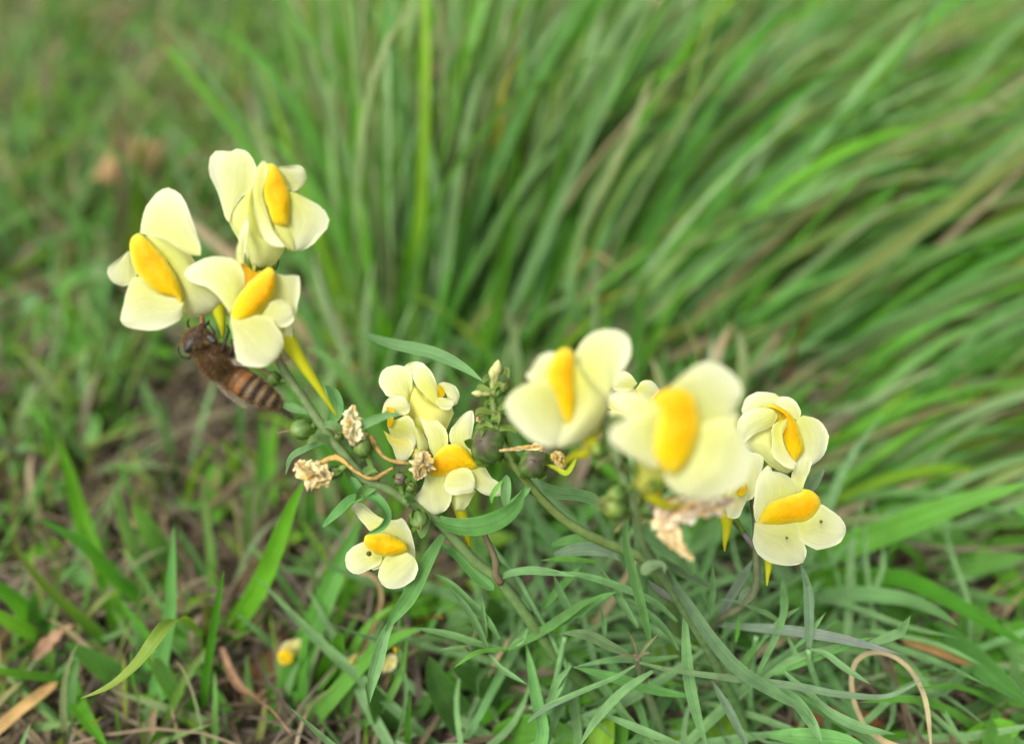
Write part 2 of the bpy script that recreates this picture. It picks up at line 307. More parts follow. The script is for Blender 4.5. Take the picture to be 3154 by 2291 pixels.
stuff('ground_herbs', [herbs(420, (-600, 1250, -250, 1000), 6, 15, 0, 14, ALLG * .95), herbs(70, (-400, 1000, 1000, 1500), 5, 10, 0, 6, GREEN * .9), herbs(90, (-200, 1500, 1500, 2100), 4, 9, -1, 4, GREEN * .85), herbs(170, (1300, 3300, 1500, 2700), 8, 16, -2, 6, GREEN * .75), herbs(90, (2400, 3700, 0, 1300), 8, 16, 0, 5, GREEN * .8)],  # lower right herbs darker: shadow between the leaves put into their green
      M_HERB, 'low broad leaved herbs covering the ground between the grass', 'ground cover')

# ---------------------------------------------------------------- traced blades, straws, single leaves (each one a thing)
def depthed(z, pts, d0, d1, dm=None):
    q = Z(z, [(p[0], p[1]) for p in pts]); n = len(q); s = np.linspace(0, 1, n)
    d = np.interp(s, [0, .5, 1], [d0, dm if dm is not None else (d0 + d1) / 2, d1])
    return np.array([P(x, y, dd) for (x, y), dd in zip(q, d)])
def strip(name, z, pts, wz, d0, d1, col, col1=None, prof='grass', m=None, parent=None, dm=None, fold=0.16, roll=(0, 0), hint=None, S=None, across=5, wav=0.0, root=False):
    if root:
        d0 = min(gdepth(*Z(z, pts[:1])[0]) * 1.01, 330.0); dm = None if dm is None else dm
    c = depthed(z, pts, d0, d1, dm); mid = c[len(c) // 2]; W = wz / ZO[z][2] / FPX * (d0 + d1 + (dm or (d0 + d1) / 2)) / 3
    h = tcam(mid) * 0.8 + np.array([0, 0, .5]) + RNG.normal(0, .12, 3) if hint is None else np.array(hint)
    S = S or max(14, 6 * len(c)); cc = jit(col, .06)
    V, F, C, UV = ribbons(c[None] if len(c) != 3 else np.insert(c, 1, (c[0] + c[1]) / 2, 0)[None], [W], nrmz(h)[None], prof, S, fold, cc, cc if col1 is None else jit(col1, .06), roll, across, wav)
    return make(name, V, F, C, UV, m or M_GRASS, parent, org=c[0])
GR_TUS = 'long grass blades of the tussock behind the flowers'
def bg_blade(pts, w, col, rise=55, group=GR_TUS, label='long soft green grass blade of the leaning tussock behind the flowers', z='V'):
    q = Z(z, pts); d0 = min(gdepth(*q[0]), 330.0 if rise > -40 or z == 'L' else 200.0); ds = np.linspace(0, 1, len(q))
    # keep the whole blade above the soil
    dep = [min(d0 + rise * s, gdepth(x, y) * 0.97 if ray(x, y)[2] < -0.02 else 999) for s, (x, y) in zip(ds, q)]
    c = np.array([P(x, y, d) for (x, y), d in zip(q, dep)]); c[0][2] = min(c[0][2], -2)
    W = w / ZO[z][2] / FPX * (d0 + rise / 2); cc = jit(col, .08)
    V, F, C, UV = ribbons((c if len(c) != 3 else np.insert(c, 1, (c[0] + c[1]) / 2, 0))[None], [W], nrmz(tcam(c[1]) * .6 + np.array([0, 0, .6]) + RNG.normal(0, .15, 3))[None], 'grass', 18, .14, cc, cc * np.array([1.1, 1.06, 1.05]), (0, RNG.normal(0, .5)), 5)
    o = make('grass_blade', V, F, C, UV, M_GRASS, org=c[0]); tag(o, label, 'grass blade', group); return o
g0, g1, g2, g3, g4, g5, g6 = GREEN; b0, b1, b2, b3 = BLUEG
for pts, w, c, rise in [
    ([(850, 820), (850, 700), (862, 560), (900, 400)], 32, g1, 45), ([(770, 700), (790, 560), (850, 400), (930, 200), (950, 60)], 26, g5, 90),
    ([(940, 800), (1010, 640), (1060, 480), (1120, 320), (1250, 90)], 34, g3, 90), ([(960, 760), (1100, 640), (1300, 520), (1480, 410), (1640, 380), (1810, 385)], 28, b2, 70),
    ([(985, 740), (1150, 620), (1350, 500), (1560, 340), (1900, 90)], 36, b1, 110), ([(1010, 700), (1060, 540), (1095, 420), (1100, 260)], 26, b2, 80),
    ([(905, 640), (900, 480), (935, 330), (960, 150)], 26, b2, 70), ([(960, 640), (985, 470), (1030, 280), (1100, 80)], 26, g1, 90), ([(1020, 760), (1090, 600), (1180, 420), (1230, 250), (1270, 60)], 30, g4, 110),
    ([(1130, 720), (1200, 560), (1260, 400), (1330, 290), (1480, 150)], 32, b0, 90), ([(1180, 760), (1330, 560), (1500, 330), (1700, 120), (1800, 0)], 36, g6, 110),
    ([(1150, 800), (1320, 660), (1520, 560), (1800, 440), (2100, 300), (2267, 230)], 32, g3, 110), ([(1300, 800), (1420, 640), (1560, 470), (1680, 260), (1760, 100)], 34, g4, 110),
    ([(1640, 830), (1700, 720), (1790, 570), (1960, 440), (2060, 380)], 40, b0, 80), ([(1500, 800), (1700, 650), (1980, 545), (2267, 485), (2400, 470)], 44, (0.16, 0.27, 0.075), 70),
    ([(1600, 860), (1850, 790), (2100, 745), (2300, 715)], 40, g0, 40), ([(1640, 900), (1900, 850), (2150, 800), (2330, 760)], 46, g3, 40), ([(1650, 960), (1950, 905), (2180, 930), (2350, 985)], 36, b1, 30),
    ([(1600, 900), (1780, 740), (1960, 640), (2200, 590)], 30, g1, 60), ([(1680, 930), (1850, 870), (2050, 780), (2300, 640)], 34, g1, 60), ([(1350, 800), (1560, 700), (1850, 610), (2150, 560)], 30, b1, 70),
    ([(1230, 770), (1330, 620), (1420, 480), (1560, 330), (1640, 180)], 32, g1, 100), ([(1250, 820), (1380, 700), (1600, 560), (1750, 470)], 38, g0, 80), ([(1080, 790), (1180, 690), (1290, 600), (1420, 560)], 28, b0, 60),
    ([(690, 760), (700, 620), (745, 420), (740, 200), (730, 80)], 24, (0.17, 0.2, 0.06), 100), ([(1400, 830), (1600, 740), (1850, 690), (2267, 640)], 34, g4, 60), ([(1440, 860), (1650, 760), (1800, 660), (1900, 530)], 32, g6, 60),
    ([(870, 700), (930, 520), (985, 330), (1010, 120)], 28, g0, 90), ([(1500, 880), (1650, 800), (1800, 770), (2000, 770)], 32, g2, 40), ([(1040, 800), (1120, 640), (1150, 480), (1200, 330)], 34, g0, 80),
    ([(800, 820), (770, 700), (700, 600), (610, 560)], 22, g2, 40), ([(1560, 930), (1800, 905), (2050, 960), (2267, 1040)], 36, g6, 20), ([(1600, 990), (1850, 1000), (2100, 1080), (2300, 1170)], 30, b1, 10)]:
    nm = 'pale' if c[2] > .09 else 'yellow-green' if c[0] > .12 and c[2] < .06 else 'dark green' if c[1] < .2 else 'blue-green' if c[2] > .04 else 'bright green'  # pale ones carry a painted gloss highlight as their blade colour
    bg_blade(pts, w * .85, c, rise - 38, GR_TUS, 'long soft ' + nm + ' grass blade of the leaning tussock behind the flowers')
for pts, w, c, lab in [([(1180, 740), (1290, 690), (1380, 650), (1440, 645)], 16, (0.42, 0.36, 0.03), 'yellowed grass blade arching above the dried tan blade behind the flowers'),
                       ([(1240, 580), (1290, 572), (1340, 578), (1375, 600)], 26, (0.42, 0.33, 0.16), 'bent pale tan dead blade lying in the tussock'),
                       ([(1740, 860), (1760, 760), (1800, 690)], 12, (0.25, 0.12, 0.07), 'thin reddish brown dry stalk standing right of the front flower'),
                       ([(1080, 400), (1110, 230), (1170, 100)], 26, (0.33, 0.33, 0.05), 'yellowing grass blade high in the leaning tussock')]:
    bg_blade(pts, w, c, -45, None, lab)
# left side, soft blades
GL = 'soft grass blades left of the flowers'
for pts, w, c, rise in [([(920, 810), (890, 700), (840, 580), (800, 470)], 95, b2, -10), ([(830, 1640), (780, 1500), (700, 1300), (655, 1080)], 80, b2, -22), ([(1010, 1550), (900, 1450), (800, 1300), (740, 1190)], 130, b0, -20),
                        ([(560, 1640), (470, 1300), (400, 1050), (330, 820)], 95, g1, -15), ([(1100, 425), (800, 430), (500, 425), (330, 440)], 80, (0.15, 0.26, 0.06), -45), ([(330, 900), (250, 700), (150, 500)], 60, g5, 20),
                        ([(0, 1000), (60, 900), (200, 880)], 70, b2, -15), ([(1480, 1250), (1520, 950), (1570, 680)], 85, g1, -5), ([(1400, 1500), (1430, 1250), (1480, 1000), (1480, 700)], 90, g2, -5), ([(1380, 1050), (1310, 950), (1260, 820)], 60, g5, -15)]:
    bg_blade(pts, w, c, rise, GL, 'soft out of focus grass blade on the bare patch below the bee', 'L')
# near bottom-left blades (root first)
NB = []
def near_blade(label, z, pts, w, d0, d1, col, col1=None, name='grass_blade', cat='grass blade', **k):
    k.setdefault('root', True); o = strip(name, z, pts, w, d0, d1, col, col1, **k); tag(o, label, cat); return o
near_blade('broad green blade sloping up left from the shared crown beside the curled blade', 'F', [(1200, 770), (1000, 570), (800, 390), (600, 180), (280, -10)], 120, 150, 128, 1.12 * g6)
near_blade('upright yellow-green blade crossing the sloping broad blade', 'F', [(930, 1000), (880, 800), (800, 520), (700, 250), (600, -20)], 129, 155, 143, 1.12 * g1)
near_blade('narrow blade ending in a yellow tip on the straw', 'F', [(900, 1010), (750, 870), (550, 690), (300, 450), (80, 160)], 73, 148, 130, 1.12 * g0, (0.17, 0.22, 0.03))
near_blade('wide soft blade entering above the tan straw', 'F', [(350, 870), (230, 740), (100, 590), (-150, 400)], 138, 150, 128, 1.12 * g6)
near_blade('light green blade lying under the wide soft blade', 'F', [(380, 930), (200, 830), (0, 720), (-200, 620)], 110, 146, 122, 1.12 * g3)
near_blade('curled yellow-green blade folding over with a dry speckled tip', 'F', [(1545, 960), (1460, 870), (1380, 790), (1310, 742), (1235, 770), (1130, 900), (1000, 1065), (850, 1195), (720, 1265), (585, 1312)], 152, 116, 107, (0.075, 0.24, 0.02), (0.24, 0.33, 0.05), dm=109, roll=(0.5, -.5), S=60)
near_blade('long straight blade running behind the curled blade', 'F', [(1030, 1660), (1130, 1350), (1215, 900), (1250, 700), (1262, 380), (1275, 40)], 105, 124, 126, 1.15 * b1)
near_blade('short wide blade with a hooked grey tip', 'F', [(1490, 1520), (1400, 1420), (1280, 1270), (1190, 1130), (1130, 1030), (1125, 985), (1150, 965)], 120, 122, 118, 1.12 * g0, b2)
near_blade('slim dark blade standing upright with a sharp tip', 'F', [(1480, 1480), (1510, 1200), (1550, 920), (1600, 620), (1645, 370)], 68, 120, 114, 1.12 * g2)
near_blade('broad bright blade rising right below the withered flower', 'F', [(1625, 925), (1760, 730), (1900, 500), (2010, 250), (2120, -40), (2230, -290)], 152, 138, 120, 1.12 * g1)
near_blade('short blade at the foot of the bright blade', 'F', [(1620, 925), (1740, 870), (1860, 795)], 55, 136, 126, 1.12 * g0)
near_blade('flat blade lying across the straw at the edge', 'F', [(760, 1215), (500, 1175), (250, 1145), (0, 1112), (-200, 1090)], 68, 128, 118, 1.12 * g3)
near_blade('blade dropping from the dry leaf to the soil', 'F', [(380, 890), (460, 1090), (580, 1380), (790, 1680)], 129, 130, 120, 1.12 * g0)
near_blade('wide shaded blade beneath the curled blade', 'F', [(1150, 1320), (900, 1180), (700, 1040), (480, 900)], 175, 131, 125, 1.15 * b3)
near_blade('thin grass tip poking out of the thatch', 'F', [(880, 1700), (865, 1500), (845, 1340)], 21, 122, 119, 1.12 * g0)
near_blade('small arched blade low beside the hooked blade', 'F', [(1450, 1540), (1300, 1530), (1180, 1570), (1090, 1660)], 83, 124, 120, 1.12 * g2)
near_blade('long pale blade crossing in front of the fallen flowers', 'G', [(80, 1670), (300, 1440), (560, 1140), (760, 950), (930, 845), (1100, 795)], 125, 112, 118, g3)
near_blade('narrow blade bowing down from the long pale blade', 'G', [(370, 1670), (600, 1530), (780, 1370), (900, 1170), (945, 980), (965, 850)], 62, 113, 117, g4)
near_blade('tallest broad green blade left of the lowest flower', 'G', [(-60, 1680), (110, 1200), (250, 850), (390, 520), (500, 270), (640, -60)], 185, 128, 138, g6)
near_blade('horizontal soft blade passing behind the lowest flower', 'G', [(-60, 680), (200, 610), (500, 545), (800, 510), (1200, 480)], 85, 150, 150, g3)
near_blade('small lance blade beside the fallen flower', 'G', [(340, 1260), (400, 1060), (470, 820)], 190, 128, 124, g0, prof='leaf')
# straws / dry things
near_blade('stiff tan straw lying at the corner', 'F', [(-120, 1620), (200, 1350), (420, 1190)], 85, 124, 130, (0.42, 0.28, 0.1), name='dry_straw', cat='straw', prof='strap', m=M_STRAW, root=False)
near_blade('folded tan dry leaf resting on the soft blades', 'F', [(245, 1020), (330, 960), (430, 870), (550, 770)], 130, 132, 136, (0.4, 0.25, 0.14), name='dry_leaf', cat='dry leaf', prof='leaf', m=M_STRAW, fold=.35, roll=(0, .9), wav=.1, root=False)
near_blade('twisted pinkish dry blade running under the bright blade', 'F', [(1630, 940), (1690, 1120), (1760, 1240), (1860, 1310), (2000, 1410), (2145, 1590)], 75, 134, 118, (0.4, 0.22, 0.13), name='dry_straw', cat='straw', prof='lance', m=M_STRAW, roll=(0, 2.2), root=False)
near_blade('thin tan straw hooking down behind the lowest flower', 'G', [(480, 410), (640, 400), (730, 450), (765, 570), (730, 720), (650, 920), (540, 1090)], 42, 140, 124, (0.42, 0.3, 0.15), name='dry_straw', cat='straw', prof='strap', m=M_STRAW, roll=(0, 1.2), root=False)
near_blade('thick pale dead stalk lying on the soil behind the lowest flower', 'G', [(-200, 430), (100, 410), (400, 400), (560, 395)], 70, 158, 156, (0.36, 0.25, 0.17), name='dry_straw', cat='straw', prof='strap', m=M_STRAW, fold=.4, root=False)
near_blade('curved tan straw looping under the toadflax leaves', 'R', [(540, 1520), (480, 1370), (465, 1220), (500, 1110), (600, 1060), (720, 1080), (830, 1160), (910, 1290), (950, 1430), (975, 1680)], 30, 119, 113, (0.4, 0.34, 0.19), name='dry_straw', cat='straw', prof='strap', m=M_STRAW, S=60, root=False)
near_blade('rusty brown dead blade wedged among the right hand grass', 'R', [(780, 980), (1000, 1050), (1290, 1170)], 52, 131, 127, (0.24, 0.14, 0.05), name='dry_straw', cat='straw', m=M_STRAW, prof='leaf', root=False)
near_blade('pale straw end lying at the bottom under the curved straw', 'R', [(560, 1560), (680, 1640), (820, 1690)], 50, 114, 112, (0.5, 0.38, 0.2), name='dry_straw', cat='straw', m=M_STRAW, prof='strap', root=False)
# right lower blades
for lab, pts, w, d0, d1, c in [('broad bright green blade sweeping up right from behind the lowest right flower', [(60, 530), (190, 470), (600, 325), (1000, 165), (1600, -30)], 165, 128, 128, g3),
        ('grey-green blade arching over the dark gap right of the flowers', [(0, 800), (210, 725), (500, 690), (800, 720), (1000, 800), (1150, 890)], 110, 122, 117, b2),
        ('dark green blade running beneath the sweeping bright blade', [(150, 680), (450, 610), (750, 590), (1000, 680), (1300, 850), (1600, 1020)], 130, 130, 117, g2),
        ('widest blue-green blade dropping to the corner', [(780, 920), (1000, 960), (1200, 1080), (1400, 1240), (1620, 1400)], 190, 126, 113, b1),
        ('soft thick blade entering from the edge above the widest blade', [(960, 530), (1250, 505), (1600, 440)], 150, 150, 138, g4),
        ('pale thin blade tapering toward the edge under the soft thick blade', [(960, 630), (1250, 690), (1520, 755)], 75, 140, 128, b2),
        ('slim blade crossing near the curved straw', [(1570, 1520), (1370, 1380), (1150, 1285), (900, 1285)], 55, 112, 112, g3),
        ('slender blade with a hair thin tip above the curved straw', [(1600, 1235), (1350, 1195), (1180, 1180), (1030, 1197)], 45, 114, 113, b1),
        ('narrow blade passing in front of the straw loop foot', [(1420, 1660), (1250, 1540), (1080, 1430), (850, 1362), (520, 1376)], 65, 110, 112, g3),
        ('bottom blade lying flat along the ground below the straw loop', [(1570, 1620), (1100, 1590), (700, 1590), (420, 1640)], 60, 122, 118, g0),
        ('dark hooked blade behind the wide grass', [(900, 600), (920, 520), (860, 430), (760, 375), (700, 420)], 60, 138, 136, g0),
        ('steep blue-green blade at the corner under the widest blade', [(1540, 1500), (1520, 1300), (1500, 1080)], 100, 124, 124, b2)]:
    near_blade(lab, 'R', pts, w, d0, d1, c)
near_blade('grey-green blade pointing down right behind the upper buds', 'C', [(560, -60), (740, 0), (1000, 60), (1190, 150), (1325, 245)], 80, 116, 108, b2, root=False, prof='lance')
near_blade('fine arching grass stalk behind the upper buds', 'C', [(400, 385), (520, 295), (690, 190), (950, 112), (1140, 74)], 26, 118, 112, b1)
near_blade('fine horizontal grass tip left of the upper buds', 'C', [(200, 145), (330, 145), (480, 165), (630, 205)], 28, 114, 112, g3, (0.3, 0.2, 0.12))
near_blade('orange-yellow dying blade behind the twin withered flowers', 'C', [(300, 420), (380, 310), (440, 215), (540, 115)], 60, 150, 158, (0.36, 0.26, 0.03))
near_blade('broad upright blade behind the upper buds', 'C', [(620, 420), (700, 150), (700, -60), (690, -260)], 110, 150, 160, g1)

# ---------------------------------------------------------------- traced petals
def petal_mesh(out, z, d, dz=0, tilt=2, bulge=0.8, flat=0.38, hinge=None, shape='petal', nS=16, nU=9, ca=None, cb=None, wave=0.2, cup=0.0):
    """closed outline in zoom pixels -> curved sheet; depth = d + dz (+tilt toward the free end) - bulge"""
    o = np.array(Z(z, out), float); c = o.mean(0); hinge = c if hinge is None else np.array(hinge)
    D = np.linalg.norm(o[:, None] - o[None], axis=2); i, j = np.unravel_index(D.argmax(), D.shape)
    if np.linalg.norm(o[i] - hinge) > np.linalg.norm(o[j] - hinge): i, j = j, i
    n = len(o); s1 = [(i + k) % n for k in range((j - i) % n + 1)]; s2 = [(i - k) % n for k in range((i - j) % n + 1)]
    cl = np.vstack([o, o, o])                                         # smooth each side as part of the closed outline
    def side(idx):
        p = np.column_stack([o[idx], np.zeros(len(idx))]); return cr(p, 60)[:, :2]
    A, B = side(s1), side(s2); q_ = np.linspace(0, 1, 61); sz = D.max()
    for Q, p_ in ((A, c[0]), (B, c[1])):
        dn = Q - (o[i] + o[j]) / 2; Q += dn / (np.linalg.norm(dn, axis=1, keepdims=True) + 1e-6) * (sz * .007 * (np.sin(q_ * 21 + p_) + .7 * np.sin(q_ * 37 + 2 * p_)) * np.sin(np.pi * q_))[:, None]
    s = (1 - np.cos(np.linspace(0, np.pi, nS + 1))) / 2; u = np.linspace(-1, 1, nU); u = np.sign(u) * np.abs(u) ** 0.8
    ax = o[j] - o[i]; ax = ax / np.linalg.norm(ax)
    def at(P_, s): f = s * 60; k = np.minimum(f.astype(int), 59); t = (f - k)[:, None]; return P_[k] * (1 - t) + P_[k + 1] * t
    a, b = at(A, s), at(B, s); XY = a[:, None] * (1 - (u[None, :, None] + 1) / 2) + b[:, None] * ((u[None, :, None] + 1) / 2)
    ss = s[:, None]; uu = u[None, :]; e = np.sin(np.pi * ss)
    if shape == 'petal': hgt = flat * bulge * (1 - uu ** 2) * e ** 0.7 + 0.22 * np.clip((np.abs(uu) - .6) / .4, 0, 1) ** 2 * e - .1 * np.exp(-((uu - .15 * np.sin(c[0])) / .16) ** 2) * e + .06 * np.sin(uu * 9 + c[1] + 3 * ss) * e + wave * np.sin(5 * uu + 7 * ss + c[0]) * (np.abs(uu) ** 2) - cup * ss ** 2
    else: hgt = 0.46 * bulge * np.clip(1 - uu ** 2, 0, 1) ** .75 * e ** 0.75 * (1 - 0.3 * np.exp(-((ss - .42) / .06) ** 2))
    dep = d + DOFF + dz + tilt * ss - hgt
    V = CAM + (FWD + RGT * ((XY[..., 0:1] - CX) / FPX) - UPV * ((XY[..., 1:2] - CY) / FPX)) * dep[..., None]
    R = (nS + 1); I = np.arange(R * nU).reshape(R, nU)
    F = np.stack([I[:-1, :-1], I[1:, :-1], I[1:, 1:], I[:-1, 1:]], -1).reshape(-1, 4)
    dist = np.linalg.norm(XY - hinge, axis=2); k = np.clip(1.3 - dist / (dist.max() + 1e-6) * 1.35, 0, 1)[..., None]
    edge = np.clip((np.abs(uu) - .35) / .65, 0, 1) * np.ones_like(ss); edge = np.maximum(edge, np.clip((ss - .6) / .4, 0, 1) * np.ones_like(uu)); k = np.clip(k * .95 + .12 * (1 - edge[..., None]) - .25 * edge[..., None] ** 2, 0, 1)
    ca = CREAM if ca is None else np.array(ca); cb = CREAM_B if cb is None else np.array(cb)
    if shape == 'palate':
        k = (np.clip(.85 - (uu ** 2 + (2 * ss - 1 + .25) ** 2 * 1.3), 0, 1) ** 0.8)[..., None]
    C = ca * (1 - k) + cb * k
    if shape == 'palate':
        q = np.clip((np.maximum(np.abs(uu) * np.ones_like(ss), np.abs(2 * ss - 1) * np.ones_like(uu)) - .5) / .5, 0, 1)[..., None] ** 1.8; C = C * (1 - .8 * q) + np.array((0.62, 0.58, 0.09)) * .8 * q
    if shape == 'petal': C = C * (1 + .1 * np.clip((np.abs(uu) - .8) / .2, 0, 1))[..., None]  # bright rim of light through the thin edge, painted in
    C = C.reshape(-1, 3)
    UV = np.stack(np.broadcast_arrays(uu * .5 + .5, ss * 3), -1).reshape(-1, 2)
    return V.reshape(-1, 3), F, C, UV
def centre(pts): return np.mean(np.array(pts, float), 0)
def flower(plant, z, d, petals, palate=None, base=None, spur=None, ped=None, tuber=3.0, throat=None, label=None):
    """petals: list of (name, outline, dict). base=(px,py,depth) rear end of the corolla tube, ped = point on the stem"""
    allp = np.vstack([np.array(Z(z, p[1])) for p in petals]); hc = np.array(throat if throat else (centre(Z(z, palate)) if palate else allp.mean(0)))
    B = P(*base); T = P(hc[0], hc[1], d + 2.6); mid = (B + T) / 2
    V, F, C, UV = tube([T, T * .6 + B * .4, B], [tuber * .75, tuber * .8, 1.3], 14, 10, CREAM_B, SPURC * .9 + .1)
    fl = make('flower', V, F, C, UV, M_PETAL, plant, org=B)
    if label: fl['label'] = label
    for nm, out, k in petals:
        kk = dict(hinge=hc); kk.update(k); V, F, C, UV = petal_mesh(out, z, d, **kk); make(nm, V, F, C, UV, M_PETAL, fl, org=V.mean(0))
    if palate:
        V, F, C, UV = petal_mesh(palate, z, d, dz=0.3, tilt=0.2, bulge=3.2, shape='palate', nS=20, nU=17, ca=YEL, cb=ORANGE); make('palate', V, F, C, UV, M_PALATE, fl, org=V.mean(0))
    if spur:
        a = P(*spur[0]); b = P(*spur[-1]); m = [P(*s) for s in spur]
        V, F, C, UV = tube(m, [1.0, .68, .4, .1], 10, 14, SPURC * 1.1, SPURC * .85); make('spur', V, F, C, UV, M_PETAL, fl, org=a)
    if ped:
        Q = P(*ped); V, F, C, UV = tube([Q, (Q + B) / 2 + np.array([0, 0, .8]), B], [.42, .4, .6], 8, 8, (0.12, 0.22, 0.03)); make('pedicel', V, F, C, UV, M_STEM, fl, org=Q)
        ax = nrmz(T - B); e1 = nrmz(np.cross(ax, [.3, .5, .8])); e2 = np.cross(ax, e1)
        for q in range(5):
            an = q * 1.2566 + .3; dr = e1 * math.cos(an) + e2 * math.sin(an); c = np.array([B - ax * .3, B + dr * 1.3 + ax * .8, B + dr * 1.9 + ax * 2.2, B + dr * 1.7 + ax * 3.2])
            V, F, C, UV = ribbons(c[None], [1.3], nrmz(dr)[None], 'lance', 7, .15, (0.13, 0.24, 0.03)); make('sepal', V, F, C, UV, M_LEAF, fl, org=c[0])
    return fl
def wither(plant, z, pts, rz, d, col, tail=None, ped=None, calyx=True):
    """crumpled dried corolla: axis through pts, radii rz (zoom px)"""
    q = [P(x, y, d) for x, y in Z(z, pts)]; r = [k / ZO[z][2] / FPX * d for k in rz]; S, n = 46, 40
    V, F, C, UV = tube(q, r, n, S, col); V = V.reshape(S + 1, n, 3); c = V.mean(1, keepdims=True); rad = V - c
    t = np.linspace(0, 1, S + 1)[:, None]; a = np.linspace(0, 2 * np.pi, n, endpoint=False)[None]; ph = RNG.uniform(0, 6, 9); rg = lambda x: 1 - 2 * np.abs(np.sin(x))
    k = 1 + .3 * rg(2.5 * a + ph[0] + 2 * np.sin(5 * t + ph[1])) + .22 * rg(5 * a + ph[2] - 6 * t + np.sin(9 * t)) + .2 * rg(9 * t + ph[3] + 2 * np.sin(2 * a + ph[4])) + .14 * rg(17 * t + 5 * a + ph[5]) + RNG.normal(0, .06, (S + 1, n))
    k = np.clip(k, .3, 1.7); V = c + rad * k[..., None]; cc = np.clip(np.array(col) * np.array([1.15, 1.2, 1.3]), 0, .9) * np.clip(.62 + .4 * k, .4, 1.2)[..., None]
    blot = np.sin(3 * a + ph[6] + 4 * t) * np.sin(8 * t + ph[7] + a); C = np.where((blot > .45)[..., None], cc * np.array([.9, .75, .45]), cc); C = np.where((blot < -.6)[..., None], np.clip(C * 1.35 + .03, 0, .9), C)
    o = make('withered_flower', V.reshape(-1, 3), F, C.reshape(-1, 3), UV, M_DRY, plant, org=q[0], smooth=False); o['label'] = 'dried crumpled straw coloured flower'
    if tail:
        tq = [P(*p) for p in tail]; V, F, C, UV = tube(tq, [.3, .42, .25, .2, .32, .15], 6, 26, np.array(col) * np.array([.9, .75, .45]), squash=.4); make('dried_style', V, F, C, UV, M_DRY, o, org=tq[0])
    return o
def capsule(plant, px, py, r, d, ax, top=(0.13, 0.09, 0.07), ped=None):
    """seed capsule: ribbed globe with dark withered crown, held in sepals"""
    c = P(px, py, d); R = r / FPX * d; ax = nrmz(np.array(ax, float)); e1 = nrmz(np.cross(ax, [.2, .9, .4])); e2 = np.cross(ax, e1)
    S, n = 16, 24; th = np.linspace(0.02, np.pi - .02, S + 1)[:, None]; a = np.linspace(0, 2 * np.pi, n, endpoint=False)[None]
    rr = R * np.sin(th) * (1 - .16 * np.abs(np.cos(a)) ** 10 - .05 * np.abs(np.cos(2 * a)) ** 6 - .03 * np.abs(np.cos(a * 6)) ** 8); V = c + e1 * (rr * np.cos(a))[..., None] + e2 * (rr * np.sin(a))[..., None] + ax * (R * 1.12 * np.cos(th) * np.ones_like(a))[..., None]
    k = np.clip((np.cos(th) - .55 + .12 * np.sin(a * 5) + .1 * np.sin(a * 11 + 1)) / .25, 0, 1)[..., None] * np.ones((1, n, 1)) * .85; g = np.array((0.085, 0.16, 0.03)) * (1 + .25 * np.cos(a * 8))[..., None] * np.ones((S + 1, 1, 1))
    C = g * (1 - k) + np.array(top) * k; I = np.arange((S + 1) * n).reshape(S + 1, n)
    F = np.stack([I[:-1], I[1:], np.roll(I[1:], -1, 1), np.roll(I[:-1], -1, 1)], -1).reshape(-1, 4)
    o = make('seed_capsule', V.reshape(-1, 3), F, C.reshape(-1, 3), None, M_STEM, plant, org=c)
    b = c - ax * R * 1.1
    V, F, C, UV = tube([c + ax * R, c + ax * (R + .8) + e1 * .3, c + ax * (R + 1.6) + e1 * .9], [.12, .1, .06], 6, 6, (0.3, 0.2, 0.1)); make('style', V, F, C, UV, M_DRY, o, org=c + ax * R)
    for q in range(5):
        an = q * 1.2566; dr = e1 * math.cos(an) + e2 * math.sin(an); cc = np.array([b, b + dr * R * .75 + ax * R * .25, b + dr * R * 1.12 + ax * R * .9, b + dr * R * 1.25 + ax * R * 1.5])
        V, F, C, UV = ribbons(cc[None], [R * .6], nrmz(dr)[None], 'lance', 7, .12, (0.14, 0.25, 0.04)); make('sepal', V, F, C, UV, M_LEAF, o, org=b)
    if ped is not None:
        Q = P(*ped); V, F, C, UV = tube([Q, (Q + b) / 2, b + ax * .3], [.4, .4, .55], 8, 6, (0.12, 0.22, 0.04)); make('pedicel', V, F, C, UV, M_STEM, o, org=Q)
    return o
def stem(plant, pts, r0, r1, col, col1=None, z=None):
    q = np.array([p if len(p) == 3 and isinstance(p, np.ndarray) else P(*p) for p in pts]); V, F, C, UV = tube(q, [r0, (r0 + r1) / 2, r1], 12, 8 * len(q), col, col1)
    return make('stem', V, F, C, UV, M_STEM, plant, org=q[0])
def leaf(plant, z, pts, w, d0, d1, col=None, col1=None, prof='lance', **k):
    c = b1 if col is None else col; return strip('leaf', z, pts, w * .95, d0, d1, c, col1, **({} if 'fold' in k else dict(fold=.24)), prof=prof, m=M_LEAF, parent=plant, **k)
UP, LO = 'upper_petal', 'lower_petal'
LG = (0.13, 0.26, 0.09); LG2 = (0.075, 0.19, 0.04); LGR = (0.14, 0.22, 0.125); LP = (0.16, 0.18, 0.155); YG = (0.12, 0.23, 0.03)

